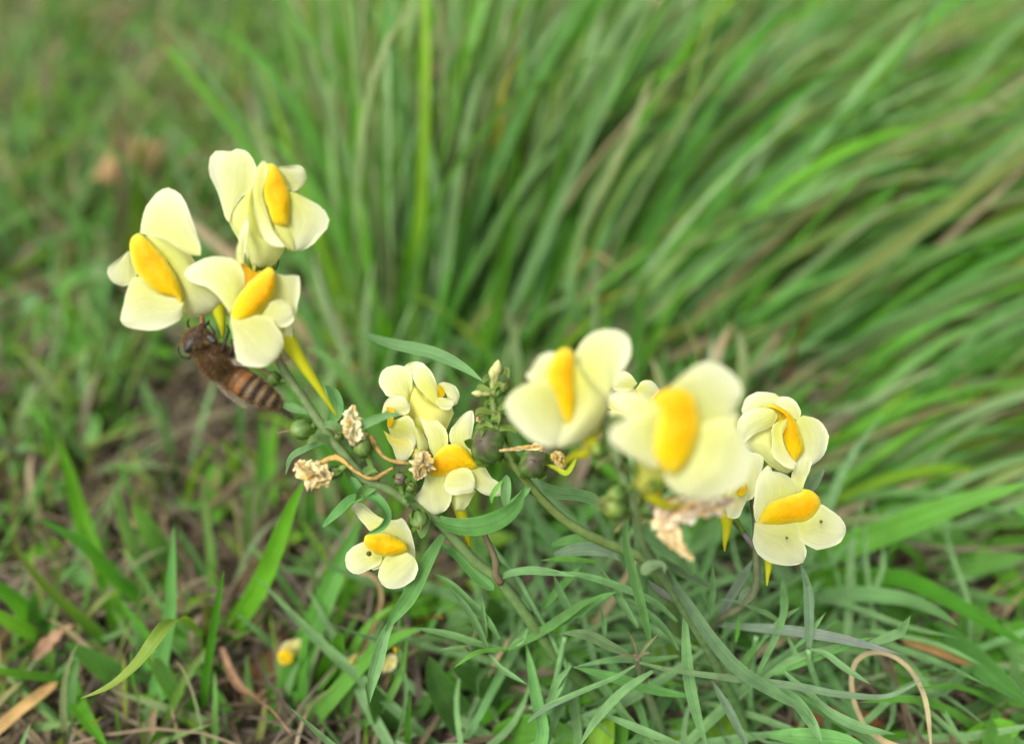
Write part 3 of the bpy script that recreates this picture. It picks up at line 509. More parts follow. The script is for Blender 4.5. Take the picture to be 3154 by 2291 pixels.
# ================================================================ plant A: bee plant
rA = G(1960, 2250)
A = empty('toadflax_plant', rA, 'leaning toadflax with the bee at its tip and four flowers and withered heads lower down', 'toadflax')
SA = [(740, 880, 101), (800, 985, 100), (866, 1123, 100), (905, 1186, 100.5), (962, 1269, 101), (1010, 1337, 101.5), (1062, 1402, 102), (1125, 1475, 103), (1195, 1505, 104), (1262, 1550, 105), (1335, 1592, 106.5), (1394, 1652, 107.5), (1462, 1727, 108.5), (1542, 1793, 110), (1647, 1931, 113), (1720, 2030, 117), (1800, 2110, 122)]
stem(A, [rA] + [P(*p) for p in SA[::-1]], .95, .48, (0.085, 0.18, 0.04), (0.14, 0.19, 0.07))
flower(A, 'A', 97.5, [
    (UP, [(285, 600), (300, 520), (330, 440), (390, 360), (460, 322), (530, 345), (590, 420), (630, 530), (665, 630), (690, 710), (688, 775), (620, 770), (540, 720), (440, 670), (350, 640), (285, 628)], dict(dz=.6, tilt=2.2, bulge=1.4)),
    ('corolla_tube', [(320, 640), (430, 652), (560, 715), (640, 790), (700, 880), (790, 980), (832, 1070), (800, 1130), (700, 1185), (580, 1168), (560, 1050), (500, 900), (400, 760)], dict(flat=.9, dz=.9, tilt=2.5, bulge=2.2, nU=13)),
    (LO, [(62, 885), (90, 835), (150, 790), (212, 740), (245, 820), (262, 910), (225, 965), (160, 980), (100, 950)], dict(dz=.5, tilt=1.5, bulge=1.0)),
    (LO, [(150, 1200), (170, 1110), (200, 1000), (230, 930), (270, 900), (350, 980), (450, 1040), (540, 1060), (580, 1090), (560, 1190), (470, 1250), (350, 1275), (230, 1260), (170, 1235)], dict(dz=.3, tilt=1.2, bulge=2.0))],
    [(215, 700), (235, 650), (270, 625), (305, 640), (360, 690), (435, 770), (505, 870), (548, 960), (575, 1060), (560, 1120), (520, 1060), (450, 1045), (380, 1010), (310, 950), (255, 880), (225, 800)],
    base=(655, 935, 102), spur=[(668, 940, 101), (680, 985, 100.6), (684, 1020, 100.4), (686, 1042, 100.3)], ped=(770, 930, 101))
flower(A, 'A', 98.5, [
    (UP, [(738, 170), (760, 100), (810, 70), (870, 85), (930, 60), (990, 75), (1030, 120), (1062, 180), (1050, 260), (1030, 345), (960, 390), (900, 480), (880, 555), (850, 520), (830, 430), (790, 330), (755, 250)], dict(dz=1.2, tilt=1.5, bulge=.8)),
    ('corolla_tube', [(880, 560), (900, 470), (1030, 330), (1075, 480), (1135, 660), (1250, 700), (1215, 800), (1150, 850), (1080, 862), (1020, 830), (975, 740), (935, 660)], dict(flat=.9, dz=1.8, tilt=1.5, bulge=2.6, nU=13, ca=(0.74, 0.77, 0.36))),
    (UP, [(1100, 140), (1130, 155), (1138, 230), (1108, 300), (1098, 380), (1122, 460), (1155, 560), (1195, 640), (1255, 715), (1200, 725), (1130, 685), (1070, 575), (1040, 450), (1030, 350), (1042, 260), (1065, 190)], dict(dz=.2, tilt=-.6, bulge=.7)),
    (LO, [(1190, 185), (1270, 175), (1350, 172), (1385, 210), (1398, 260), (1370, 310), (1310, 350), (1275, 320), (1230, 240)], dict(dz=.6, tilt=1.6, bulge=1)),
    (LO, [(1280, 345), (1340, 362), (1400, 395), (1480, 440), (1540, 500), (1548, 560), (1510, 620), (1450, 690), (1380, 735), (1310, 748), (1255, 720), (1230, 620), (1260, 480)], dict(dz=.4, tilt=1.8, bulge=1.8)),
    (LO, [(1180, 540), (1280, 560), (1310, 640), (1310, 745), (1250, 715), (1190, 630)], dict(dz=.5, tilt=1, bulge=1.2, ca=(0.76, 0.78, 0.3)))],
    [(1130, 165), (1170, 162), (1212, 198), (1255, 270), (1285, 350), (1292, 450), (1278, 575), (1230, 582), (1175, 558), (1150, 500), (1115, 400), (1100, 330), (1125, 260), (1140, 210)],
    base=(800, 850, 103), ped=(770, 935, 101), tuber=2.6)
flower(A, 'A', 96, [
    (UP, [(575, 890), (620, 840), (700, 800), (790, 778), (880, 788), (935, 810), (975, 880), (990, 950), (950, 1030), (915, 1110), (885, 1165), (850, 1110), (790, 1030), (720, 980), (650, 960), (600, 930)], dict(dz=.4, tilt=1.5, bulge=1.5)),
    (UP, [(1000, 510), (1012, 560), (995, 650), (985, 740), (975, 830), (925, 810), (918, 760), (935, 700), (960, 600), (985, 540)], dict(dz=.6, tilt=1.5, bulge=.5)),
    ('throat', [(925, 800), (990, 835), (1050, 890), (1090, 880), (1040, 960), (980, 1010), (950, 950)], dict(dz=.9, tilt=.6, bulge=.4, ca=YEL, cb=ORANGE)),
    (LO, [(1170, 880), (1250, 910), (1345, 905), (1352, 1000), (1335, 1130), (1315, 1200), (1300, 1330), (1250, 1335), (1200, 1240), (1110, 1170), (1150, 1040)], dict(dz=1.0, tilt=1.5, bulge=1)),
    (LO, [(1100, 1170), (1150, 1090), (1220, 1068), (1280, 1100), (1312, 1150), (1302, 1220), (1230, 1255), (1170, 1210)], dict(dz=.2, tilt=.8, bulge=.9)),
    (LO, [(885, 1225), (890, 1180), (980, 1190), (1060, 1170), (1130, 1175), (1190, 1230), (1235, 1310), (1240, 1390), (1200, 1460), (1130, 1510), (1050, 1522), (970, 1500), (925, 1460), (915, 1370), (900, 1290)], dict(dz=.1, tilt=.3, bulge=2.2))],
    [(1040, 930), (1100, 880), (1150, 852), (1187, 880), (1195, 960), (1182, 1030), (1130, 1110), (1060, 1180), (980, 1222), (895, 1225), (888, 1180), (920, 1080), (970, 1000)],
    base=(880, 1040, 99.5), spur=[(882, 1040, 99), (925, 1110, 99.2), (985, 1200, 99.6), (1042, 1287, 100)], ped=(812, 1000, 100))
flower(A, 'C', 107, [
    ('back_petal', [(800, 150), (850, 115), (905, 110), (900, 160), (850, 190)], dict(dz=1.2, tilt=.5, bulge=.4)),
    (UP, [(652, 235), (665, 180), (700, 145), (760, 133), (815, 143), (857, 175), (867, 240), (857, 300), (835, 352), (790, 347), (720, 337), (690, 312), (660, 270)], dict(dz=-.6, tilt=.8, bulge=1.7, cup=.6)),
    (UP, [(868, 165), (890, 113), (930, 118), (970, 155), (1000, 200), (1022, 260), (1028, 340), (1022, 395), (980, 362), (920, 300), (882, 250), (866, 205)], dict(dz=-.9, tilt=.8, bulge=1.4)),
    ('corolla_tube', [(830, 350), (860, 255), (900, 275), (960, 345), (1030, 390), (1100, 400), (1127, 398), (1120, 460), (1090, 530), (1050, 580), (980, 630), (900, 625), (850, 500)], dict(flat=.9, dz=.6, tilt=1.5, bulge=2.6, nU=13, ca=(0.76, 0.77, 0.38), cb=(0.78, 0.74, 0.2))),
    ('yellow_spot', [(1015, 255), (1050, 262), (1075, 310), (1050, 345), (1022, 335)], dict(dz=-.5, tilt=.3, bulge=.5, ca=YEL, cb=YEL)),
    (LO, [(1028, 252), (1060, 240), (1110, 250), (1150, 280), (1164, 330), (1150, 378), (1125, 388), (1095, 350), (1065, 290)], dict(dz=-.6, tilt=.8, bulge=1.2)),
    (LO, [(1018, 335), (1070, 340), (1110, 345), (1136, 360), (1125, 392), (1090, 417), (1045, 407), (1020, 380)], dict(dz=-1.1, tilt=.3, bulge=.6))],
    base=(1300, 1400, 109), ped=(1262, 1550, 105), tuber=3.2, throat=(1310, 1220), label='half opened flower with folded upper petals')
flower(A, 'C', 105.5, [
    (LO, [(670, 435), (690, 370), (720, 335), (770, 323), (820, 340), (852, 385), (847, 425), (815, 450), (740, 445), (700, 430), (685, 450)], dict(dz=-.2, tilt=.3, bulge=1.6)),
    ('yellow_spot', [(700, 398), (735, 405), (752, 430), (735, 520), (705, 520), (712, 440)], dict(dz=-1.2, tilt=.2, bulge=.3, ca=YEL, cb=YEL)),
    (UP, [(705, 500), (730, 488), (800, 465), (830, 445), (872, 490), (892, 560), (895, 620), (872, 665), (840, 605), (780, 592), (735, 582), (715, 540)], dict(dz=-.6, tilt=.3, bulge=1.3)),
    (LO, [(680, 545), (710, 565), (740, 585), (800, 595), (870, 615), (875, 670), (830, 735), (780, 752), (760, 720), (740, 660), (710, 610)], dict(dz=-.3, tilt=.3, bulge=1.0, cb=(0.8, 0.72, .1))),
    ('corolla_tube', [(825, 445), (880, 500), (930, 560), (968, 640), (950, 690), (890, 690), (870, 560)], dict(flat=.9, dz=.2, tilt=.8, bulge=1.6, ca=(0.76, 0.78, 0.4)))],
    base=(1300, 1400, 106.5), ped=(1262, 1550, 105), tuber=2.0, throat=(1225, 1320), label='narrow young flower seen from the side')
flower(A, 'C', 105, [
    (UP, [(888, 425), (920, 430), (980, 458), (1030, 488), (1070, 530), (1092, 580), (1090, 640), (1060, 680), (1000, 715), (975, 665), (960, 600), (935, 530), (910, 460)], dict(dz=.6, tilt=1.4, bulge=.9)),
    (UP, [(1250, 420), (1258, 480), (1245, 560), (1232, 640), (1245, 720), (1190, 700), (1140, 660), (1098, 610), (1100, 560), (1130, 510), (1180, 450), (1220, 423)], dict(dz=.6, tilt=1.4, bulge=.9)),
    ('corolla_tube', [(1090, 920), (1170, 930), (1250, 920), (1268, 930), (1230, 1000), (1190, 1052), (1140, 1058), (1118, 1010)], dict(flat=.9, dz=1.6, tilt=1, bulge=1.4, ca=(0.72, 0.77, 0.4))),
    (LO, [(955, 800), (1050, 820), (1095, 860), (1112, 940), (1114, 990), (1080, 1050), (1020, 1080), (950, 1077), (895, 1050), (865, 1010), (890, 960), (930, 900)], dict(dz=.2, tilt=.8, bulge=1.5)),
    (LO, [(1200, 780), (1290, 755), (1340, 800), (1362, 840), (1400, 868), (1430, 890), (1425, 960), (1370, 964), (1310, 947), (1265, 915), (1230, 850)], dict(dz=.3, tilt=1, bulge=.8)),
    (LO, [(1063, 880), (1085, 825), (1150, 790), (1215, 785), (1252, 830), (1264, 900), (1242, 940), (1190, 947), (1150, 957), (1100, 947), (1073, 920)], dict(dz=-.4, tilt=.2, bulge=1.0))],
    [(1070, 645), (1100, 632), (1150, 628), (1205, 665), (1245, 710), (1270, 750), (1305, 755), (1270, 792), (1200, 800), (1120, 822), (1050, 845), (990, 838), (957, 812), (970, 760), (1000, 710), (1040, 665)],
    base=(1400, 1540, 108.5), spur=[(1410, 1545, 108), (1432, 1620, 109), (1443, 1680, 109), (1455, 1745, 109)], ped=(1335, 1592, 106.5))
F7 = flower(A, 'C', 105.5, [
    (UP, [(478, 1040), (500, 1003), (550, 1008), (595, 1048), (640, 1085), (690, 1120), (670, 1190), (620, 1200), (560, 1145), (515, 1085)], dict(dz=1.0, tilt=1.6, bulge=.6)),
    (UP, [(620, 1215), (670, 1155), (710, 1113), (760, 1113), (806, 1103), (842, 1160), (868, 1230), (882, 1300), (885, 1380), (830, 1350), (780, 1290), (700, 1250)], dict(dz=.8, tilt=1.4, bulge=1.0)),
    (LO, [(565, 1270), (660, 1320), (760, 1335), (700, 1395), (650, 1420), (600, 1424)], dict(dz=.7, tilt=.5, bulge=.6)),
    (LO, [(437, 1370), (450, 1320), (500, 1278), (560, 1250), (590, 1270), (640, 1310), (675, 1345), (660, 1392), (610, 1422), (580, 1432), (540, 1457), (490, 1452), (450, 1422)], dict(dz=.3, tilt=1, bulge=1.1)),
    (LO, [(665, 1400), (690, 1355), (740, 1325), (820, 1315), (875, 1345), (902, 1410), (892, 1460), (852, 1512), (790, 1542), (720, 1550), (670, 1522), (647, 1470)], dict(dz=.2, tilt=.8, bulge=1.5))],
    [(556, 1250), (570, 1210), (630, 1198), (700, 1203), (770, 1228), (825, 1260), (845, 1305), (800, 1332), (720, 1348), (660, 1340), (608, 1312), (573, 1285)],
    base=(1255, 1660, 109), ped=(1320, 1600, 106.5), label='lowest flower with a brown speck on its lip')
V, F, C, UV = tube([P(1136, 1704, 104.2), P(1138, 1706, 103.9)], [.35, .3], 8, 4, (0.14, 0.09, 0.02)); make('speck', V, F, C, UV, M_DRY, F7, org=V.mean(0))
wither(A, 'C', [(500, 640), (500, 570), (480, 470), (495, 385)], [30, 55, 70, 40, 12], 101, (0.6, 0.53, 0.28), ped=None)
wither(A, 'C', [(350, 860), (270, 830), (190, 800), (135, 745)], [30, 70, 75, 60, 20], 101, (0.62, 0.5, 0.24), tail=[(985, 1425, 101), (1040, 1410, 101.2), (1100, 1455, 101.6), (1150, 1473, 102), (1210, 1440, 102.5)])
wither(A, 'C', [(920, 680), (930, 740), (910, 800), (890, 860)], [25, 62, 62, 40, 10], 103, (0.52, 0.42, 0.2), tail=[(1138, 1338, 102.5), (1160, 1380, 102.6), (1195, 1415, 102.8), (1260, 1428, 103)])
for px, py, r, d, ax, ped in [(932, 1322, 34, 102.5, (-.6, -.3, .2), (975, 1290, 101.2)), (1117, 1380, 30, 101.8, (-.2, -.4, .9), (1160, 1480, 103.4)), (1043, 1342, 15, 100.8, (.1, -.5, .9), (1035, 1370, 101.8)), (1232, 1475, 20, 103, (.1, -.6, .6), (1240, 1530, 104.6)), (1290, 1600, 28, 104, (.3, -.8, .1), (1300, 1572, 106)), (845, 1165, 22, 100.4, (-.3, -.2, .9), (890, 1165, 100.4)), (1030, 1455, 22, 102.6, (-.8, -.3, -.2), (1080, 1420, 102.2)), (1265, 1500, 16, 103.6, (.2, -.5, .8), (1262, 1550, 105))]:
    capsule(A, px, py, r, d, ax, ped=ped, top=(0.13, 0.19, 0.04) if r != 20 else (0.16, 0.09, 0.1))
leaf(A, 'C', [(410, 610), (470, 565), (560, 510), (690, 458), (810, 443)], 58, 101.5, 100, LG)
leaf(A, 'C', [(330, 520), (385, 440), (370, 330), (310, 255)], 85, 101.5, 104, b0)
leaf(A, 'C', [(250, 560), (300, 600), (370, 640)], 80, 102, 102.5, LG, prof='leaf')
leaf(A, 'C', [(340, 600), (200, 660), (100, 720), (60, 830)], 50, 103, 108, LG)
leaf(A, 'C', [(350, 600), (240, 630), (180, 690)], 60, 103, 106, b0)
leaf(A, 'C', [(470, 840), (520, 930), (580, 960), (650, 1010), (695, 1090), (660, 1160), (575, 1200)], 100, 103.5, 102.5, b0, dm=103, roll=(.3, 1.0), S=40, prof='leaf')
leaf(A, 'C', [(560, 975), (480, 990), (400, 1060), (295, 1158)], 75, 104, 108, b0, prof='leaf')
leaf(A, 'C', [(970, 1090), (1100, 1150), (1250, 1165), (1400, 1125), (1520, 1030), (1585, 890)], 130, 107, 99, LG2, roll=(.2, -.4))
leaf(A, 'C', [(40, 385), (120, 410), (210, 440)], 60, 100.6, 100.8, LG, prof='leaf')
leaf(A, 'C', [(690, 900), (780, 960), (850, 1015)], 60, 104.2, 105.2, LG2)
leaf(A, 'G', [(1230, 110), (1100, 330), (980, 560), (860, 720), (795, 850)], 120, 107, 107, LG2, b3, roll=(0, .5))
leaf(A, 'G', [(860, 730), (790, 870), (740, 1050), (700, 1200), (688, 1345)], 100, 107.2, 106, LG, roll=(0, .3))
leaf(A, 'G', [(1600, 520), (1480, 420), (1350, 280), (1200, 180)], 110, 109.5, 111, b3, prof='leaf')
leaf(A, 'G', [(1610, 460), (1700, 400), (1850, 375), (2000, 385), (2200, 415)], 62, 110, 107, LG)
leaf(A, 'G', [(1640, 880), (1550, 740), (1400, 590), (1280, 470), (1140, 385)], 62, 113, 108, LG)
leaf(A, 'G', [(1555, 955), (1490, 810), (1390, 640), (1270, 490)], 55, 112, 107.5, LG)
leaf(A, 'G', [(1690, 960), (1500, 915), (1250, 840), (980, 790)], 55, 114, 110, LG)
leaf(A, 'G', [(1700, 950), (1870, 870), (2050, 760), (2250, 620), (2400, 560)], 70, 114, 110, LG2)
leaf(A, 'G', [(1720, 940), (1800, 870), (1845, 790)], 60, 114, 113, LG)
leaf(A, 'G', [(1690, 945), (1560, 960), (1450, 985), (1300, 1090)], 34, 113.5, 108, g3)
leaf(A, 'G', [(1560, 985), (1650, 1090), (1740, 1150), (1838, 1205)], 42, 113, 110, LG)
leaf(A, 'G', [(1430, 970), (1380, 935), (1185, 955)], 28, 110, 107, LG)
leaf(A, 'G', [(1545, 870), (1525, 720), (1508, 550)], 36, 112.5, 110, LG)
V, F, C, UV = tube([P(1542, 1793, 109.5), P(1528, 1770, 108.8), P(1524, 1720, 108.5), P(1490, 1640, 108.5)], [.55, .5, .45, .35], 10, 20, (0.13, 0.1, 0.05)); make('side_stem', V, F, C, UV, M_STEM, A, org=V.mean(0))
V, F, C, UV = tube([P(1750, 2057, 116), P(1660, 1900, 114), P(1600, 1790, 113), P(1520, 1690, 113), P(1430, 1560, 114)], [.45, .42, .4, .3], 10, 24, LG); make('side_stem', V, F, C, UV, M_STEM, A, org=V.mean(0))

for k in range(9):
    i = 4.6 + k * .75; a_, b_ = SA[int(i)], SA[int(i) + 1]; f_ = i % 1; p0 = P(*(np.array(a_) * (1 - f_) + np.array(b_) * f_)); an = k * 2.4
    dr = np.array([math.cos(an), -.35 + .3 * math.sin(an * 1.7), math.sin(an)]); L_ = RNG.uniform(2.5, 4.5); c_ = np.array([p0, p0 + dr * L_ * .35 + [0, 0, .4], p0 + dr * L_ * .7 + [0, 0, .3], p0 + dr * L_ + [0, 0, -.8]])
    V, F, C, UV = ribbons(c_[None], [RNG.uniform(.9, 1.7)], nrmz(np.array([0, -.6, .8]))[None], 'lance', 9, .18, jit(LG), jit((0.13, 0.24, 0.05)), roll=(0, RNG.normal(0, .8)), across=3); make('bract', V, F, C, UV, M_LEAF, A, org=p0)

# ================================================================ plant B: seed capsule spike
rB = G(2110, 2090)
Bp = empty('toadflax_plant', rB, 'toadflax stem gone to seed with round capsules and a spiky green tip', 'toadflax')
DOFF = 7.0
SB = [(1532, 1115, 96), (1520, 1230, 96), (1535, 1340, 96.5), (1575, 1420, 97), (1610, 1465, 98), (1640, 1505, 99), (1690, 1558, 100), (1742, 1604, 101), (1810, 1646, 102), (1892, 1682, 103.5), (1990, 1730, 105), (2060, 1840, 112), (2090, 1960, 122)]
stem(Bp, [rB] + [P(*p) for p in SB[::-1]], 1.0, .45, (0.1, 0.17, 0.05), (0.13, 0.18, 0.04))
for px, py, r, d, ax, top, ped in [(1504, 1370, 62, 96.5, (-.25, -.55, .8), (0.07, 0.05, 0.035), (1580, 1430, 97)), (1640, 1425, 52, 96, (.1, -.6, .75), (0.07, 0.048, 0.035), (1625, 1480, 98.5)), (1530, 1285, 24, 95.5, (.1, -.5, .8), (0.14, 0.2, 0.03), (1522, 1320, 96.3)), (1550, 1195, 18, 95.6, (.5, -.3, .8), (0.2, 0.26, 0.04), (1525, 1220, 96))]:
    capsule(Bp, px, py, r, d, ax, top, ped)
for k in range(15):
    y = 1160 + k * 13; an = k * 2.4; sx = math.cos(an); c0 = (1522 + RNG.uniform(-6, 6), y, 96); L = 40 + 1.2 * k
    V, F, C, UV = ribbons(np.array([P(*c0), P(c0[0] + sx * L * .5, y - 12, 96 - math.sin(an) * 1.2), P(c0[0] + sx * L, y - 10 + RNG.uniform(-18, 14), 96 - math.sin(an) * 2.2), P(c0[0] + sx * L * 1.15, y + 8, 96 - math.sin(an) * 2.4)])[None], [.75], nrmz(np.array([0, -.6, .8]))[None], 'lance', 8, .2, jit((0.15, 0.22, 0.04)), across=3)
    make('bract', V, F, C, UV, M_LEAF, Bp, org=P(*c0))
for a, b, r in [((1522, 1190, 96), (1535, 1108, 95.5), .5), ((1516, 1200, 95.7), (1516, 1128, 95.6), .38), ((1510, 1215, 95.5), (1452, 1210, 95), .3)]:
    V, F, C, UV = tube([P(*a), (P(*a) + P(*b)) / 2, P(*b)], [r * .7, r, r, r * 1.5, r * 1.2, r * .2], 10, 14, (0.24, 0.27, 0.07), (0.4, 0.4, 0.16)); make('bud', V, F, C, UV, M_STEM, Bp, org=P(*a))
wither(Bp, 'D', [(330, 770), (200, 775), (60, 790), (10, 775)], [24, 16, 10, 7, 4], 95, (0.55, 0.4, 0.16))
wither(Bp, 'D', [(395, 800), (420, 830), (440, 860), (462, 890)], [16, 32, 34, 26, 8], 95.5, (0.55, 0.4, 0.14))
wither(Bp, 'K', [(180, 690), (200, 710), (235, 725)], [20, 45, 30, 8], 96, (0.5, 0.42, 0.2))
leaf(Bp, 'K', [(480, 1310), (475, 1420), (470, 1560), (480, 1680)], 130, 97.5, 98.5, LG, prof='leaf')
leaf(Bp, 'K', [(440, 1370), (380, 1450), (330, 1530), (320, 1620)], 60, 97.5, 97, g3)
leaf(Bp, 'K', [(700, 1370), (690, 1470), (600, 1560), (500, 1610)], 90, 98.5, 98, b0, prof='leaf')
leaf(Bp, 'D', [(330, 1020), (430, 1050), (540, 1060), (680, 1095)], 85, 99, 104, LG, prof='strap')
leaf(Bp, 'K', [(890, 1200), (1000, 1240), (1120, 1290), (1240, 1090)], 60, 96.5, 94, (0.4, 0.45, 0.02))

DOFF = 0.0
# ================================================================ plant C: front flowers
rC = G(2330, 2330)
Cp = empty('toadflax_plant', rC, 'front toadflax with two large soft focused flowers above a big dried brown petal', 'toadflax')
DOFF = 4.0
SCc = [(1850, 1230, 84), (1872, 1310, 84), (1908, 1434, 85), (1939, 1522, 86), (1964, 1599, 88), (1985, 1680, 91), (2020, 1740, 95), (2090, 1850, 101), (2180, 2000, 108), (2270, 2180, 117)]
stem(Cp, [rC] + [P(*p) for p in SCc[::-1]], .75, .5, (0.09, 0.19, 0.05), (0.14, 0.19, 0.08))
flower(Cp, 'D', 81, [
    (UP, [(510, 260), (560, 150), (620, 90), (700, 62), (780, 70), (845, 110), (862, 180), (837, 270), (792, 340), (755, 410), (720, 460), (650, 420), (590, 370), (530, 320)], dict(dz=.8, tilt=2, bulge=1.2)),
    (LO, [(228, 340), (258, 310), (290, 250), (340, 210), (400, 203), (430, 230), (400, 300), (375, 390), (300, 390), (250, 370)], dict(dz=.6, tilt=1.4, bulge=.9)),
    (LO, [(103, 520), (138, 450), (210, 400), (300, 372), (370, 365), (410, 440), (450, 550), (470, 640), (440, 740), (380, 768), (290, 742), (220, 692), (158, 632), (123, 570)], dict(dz=.3, tilt=1.2, bulge=2.4)),
    ('corolla_tube', [(515, 260), (580, 320), (640, 390), (700, 440), (735, 470), (722, 540), (682, 612), (622, 682), (552, 742), (460, 772), (400, 760), (440, 640), (500, 580), (520, 450)], dict(flat=.9, dz=.5, tilt=1.5, bulge=2.4, nU=13))],
    [(358, 340), (373, 280), (412, 215), (440, 183), (490, 178), (523, 218), (527, 320), (530, 420), (532, 520), (515, 610), (475, 645), (442, 570), (412, 480), (383, 410)],
    base=(1830, 1340, 85), spur=[(1825, 1345, 84.5), (1800, 1395, 84.5), (1770, 1400, 85), (1735, 1430, 85.5)], ped=(1878, 1330, 84.2))
flower(Cp, 'D', 76, [
    (UP, [(1060, 430), (1150, 352), (1230, 288), (1330, 258), (1420, 288), (1490, 358), (1530, 430), (1502, 500), (1482, 530), (1505, 600), (1410, 660), (1260, 690), (1240, 560), (1200, 460)], dict(dz=.6, tilt=2, bulge=1.4)),
    (UP, [(1240, 650), (1380, 605), (1490, 580), (1505, 660), (1562, 760), (1592, 820), (1562, 950), (1490, 1012), (1380, 1062), (1260, 1082), (1140, 1055), (1075, 990), (1050, 900), (1130, 880), (1200, 800)], dict(dz=.3, tilt=1.6, bulge=2.4, nU=13)),
    (LO, [(715, 460), (800, 428), (900, 448), (985, 490), (1030, 560), (960, 580), (870, 590), (820, 568), (760, 525)], dict(dz=1.2, tilt=1.6, bulge=.8)),
    (LO, [(718, 700), (758, 640), (840, 590), (920, 558), (985, 525), (1040, 500), (1060, 600), (1020, 720), (1030, 880), (960, 885), (880, 845), (800, 792), (738, 742)], dict(dz=.3, tilt=1.2, bulge=1.6))],
    [(983, 480), (1030, 438), (1100, 415), (1180, 423), (1238, 470), (1270, 560), (1274, 660), (1248, 770), (1192, 872), (1130, 935), (1068, 915), (1008, 845), (990, 740), (1018, 620), (1030, 550)],
    base=(1985, 1500, 82), spur=[(1985, 1480, 81.5), (2010, 1530, 82), (2060, 1560, 83), (2110, 1545, 84)], ped=(1935, 1510, 86))
for k in range(15):
    i = .8 + k * .24; a_, b_ = SCc[int(i)], SCc[int(i) + 1]; f_ = i % 1; p0 = P(*(np.array(a_) * (1 - f_) + np.array(b_) * f_)); an = k * 2.4
    dr = np.array([math.cos(an), -.3 + .3 * math.sin(an * 1.7), math.sin(an)]); L_ = RNG.uniform(2, 3.8); c_ = np.array([p0, p0 + dr * L_ * .35 + [0, 0, .3], p0 + dr * L_ * .7 + [0, 0, .2], p0 + dr * L_ + [0, 0, -.5]])
    V, F, C, UV = ribbons(c_[None], [RNG.uniform(.6, 1.1)], nrmz(np.array([0, -.6, .8]))[None], 'lance', 9, .18, jit((0.13, 0.2, 0.06)), jit((0.2, 0.2, 0.07)), roll=(0, RNG.normal(0, .8)), across=3); make('bract', V, F, C, UV, M_LEAF, Cp, org=p0)
W5 = wither(Cp, 'D', [(1040, 1230), (1100, 1160), (1220, 1140), (1350, 1120), (1478, 1080)], [40, 80, 66, 50, 20], 84.5, (0.7, 0.56, 0.36))
wither(Cp, 'D', [(1040, 1180), (1090, 1280), (1140, 1360), (1228, 1440)], [60, 66, 40, 26, 10], 85, (0.66, 0.5, 0.25))
wither(Cp, 'D', [(900, 900), (960, 960), (1020, 1060), (1060, 1110), (1150, 1070)], [30, 30, 28, 26, 12], 84, (0.6, 0.45, 0.1))
for px, py, r, d, ax, top, ped in [(1895, 1560, 44, 86, (-.5, -.5, .5), (0.15, 0.2, 0.03), (1950, 1570, 87)), (2000, 1560, 34, 87, (.3, -.4, .8), (0.1, 0.07, 0.07), (1965, 1600, 88)), (1840, 1385, 26, 84, (-.5, -.4, .6), (0.2, 0.26, 0.03), (1885, 1370, 84.5)), (1900, 1520, 30, 85, (-.6, -.5, .2), (0.16, 0.22, 0.03), (1935, 1540, 86.3))]:
    capsule(Cp, px, py, r, d, ax, top, ped)
leaf(Cp, 'J', [(500, 900), (620, 1000), (750, 1100), (880, 1200), (940, 1310)], 170, 88, 95, LG, prof='leaf')
leaf(Cp, 'J', [(700, 1180), (800, 1260), (950, 1330), (1080, 1400)], 100, 92, 98, (0.11, 0.18, 0.08), prof='leaf')
leaf(Cp, 'J', [(520, 1290), (590, 1240), (680, 1230), (705, 1290)], 110, 93, 92, (0.12, 0.18, 0.08), prof='leaf', roll=(0, .8))
leaf(Cp, 'J', [(330, 780), (340, 880), (360, 980)], 90, 88, 92, LG, prof='leaf')
leaf(Cp, 'H', [(560, -60), (540, 150), (600, 420), (680, 720), (740, 990)], 78, 92, 106, LG, b3)
leaf(Cp, 'H', [(840, 400), (980, 590), (1180, 890), (1380, 1110), (1620, 1265), (1830, 1390), (1935, 1520)], 105, 98, 103, (0.1, 0.16, 0.085), LG)
leaf(Cp, 'H', [(975, 690), (985, 930), (1010, 1200), (1070, 1460), (1150, 1700)], 90, 106, 108, LG)

DOFF = 0.0
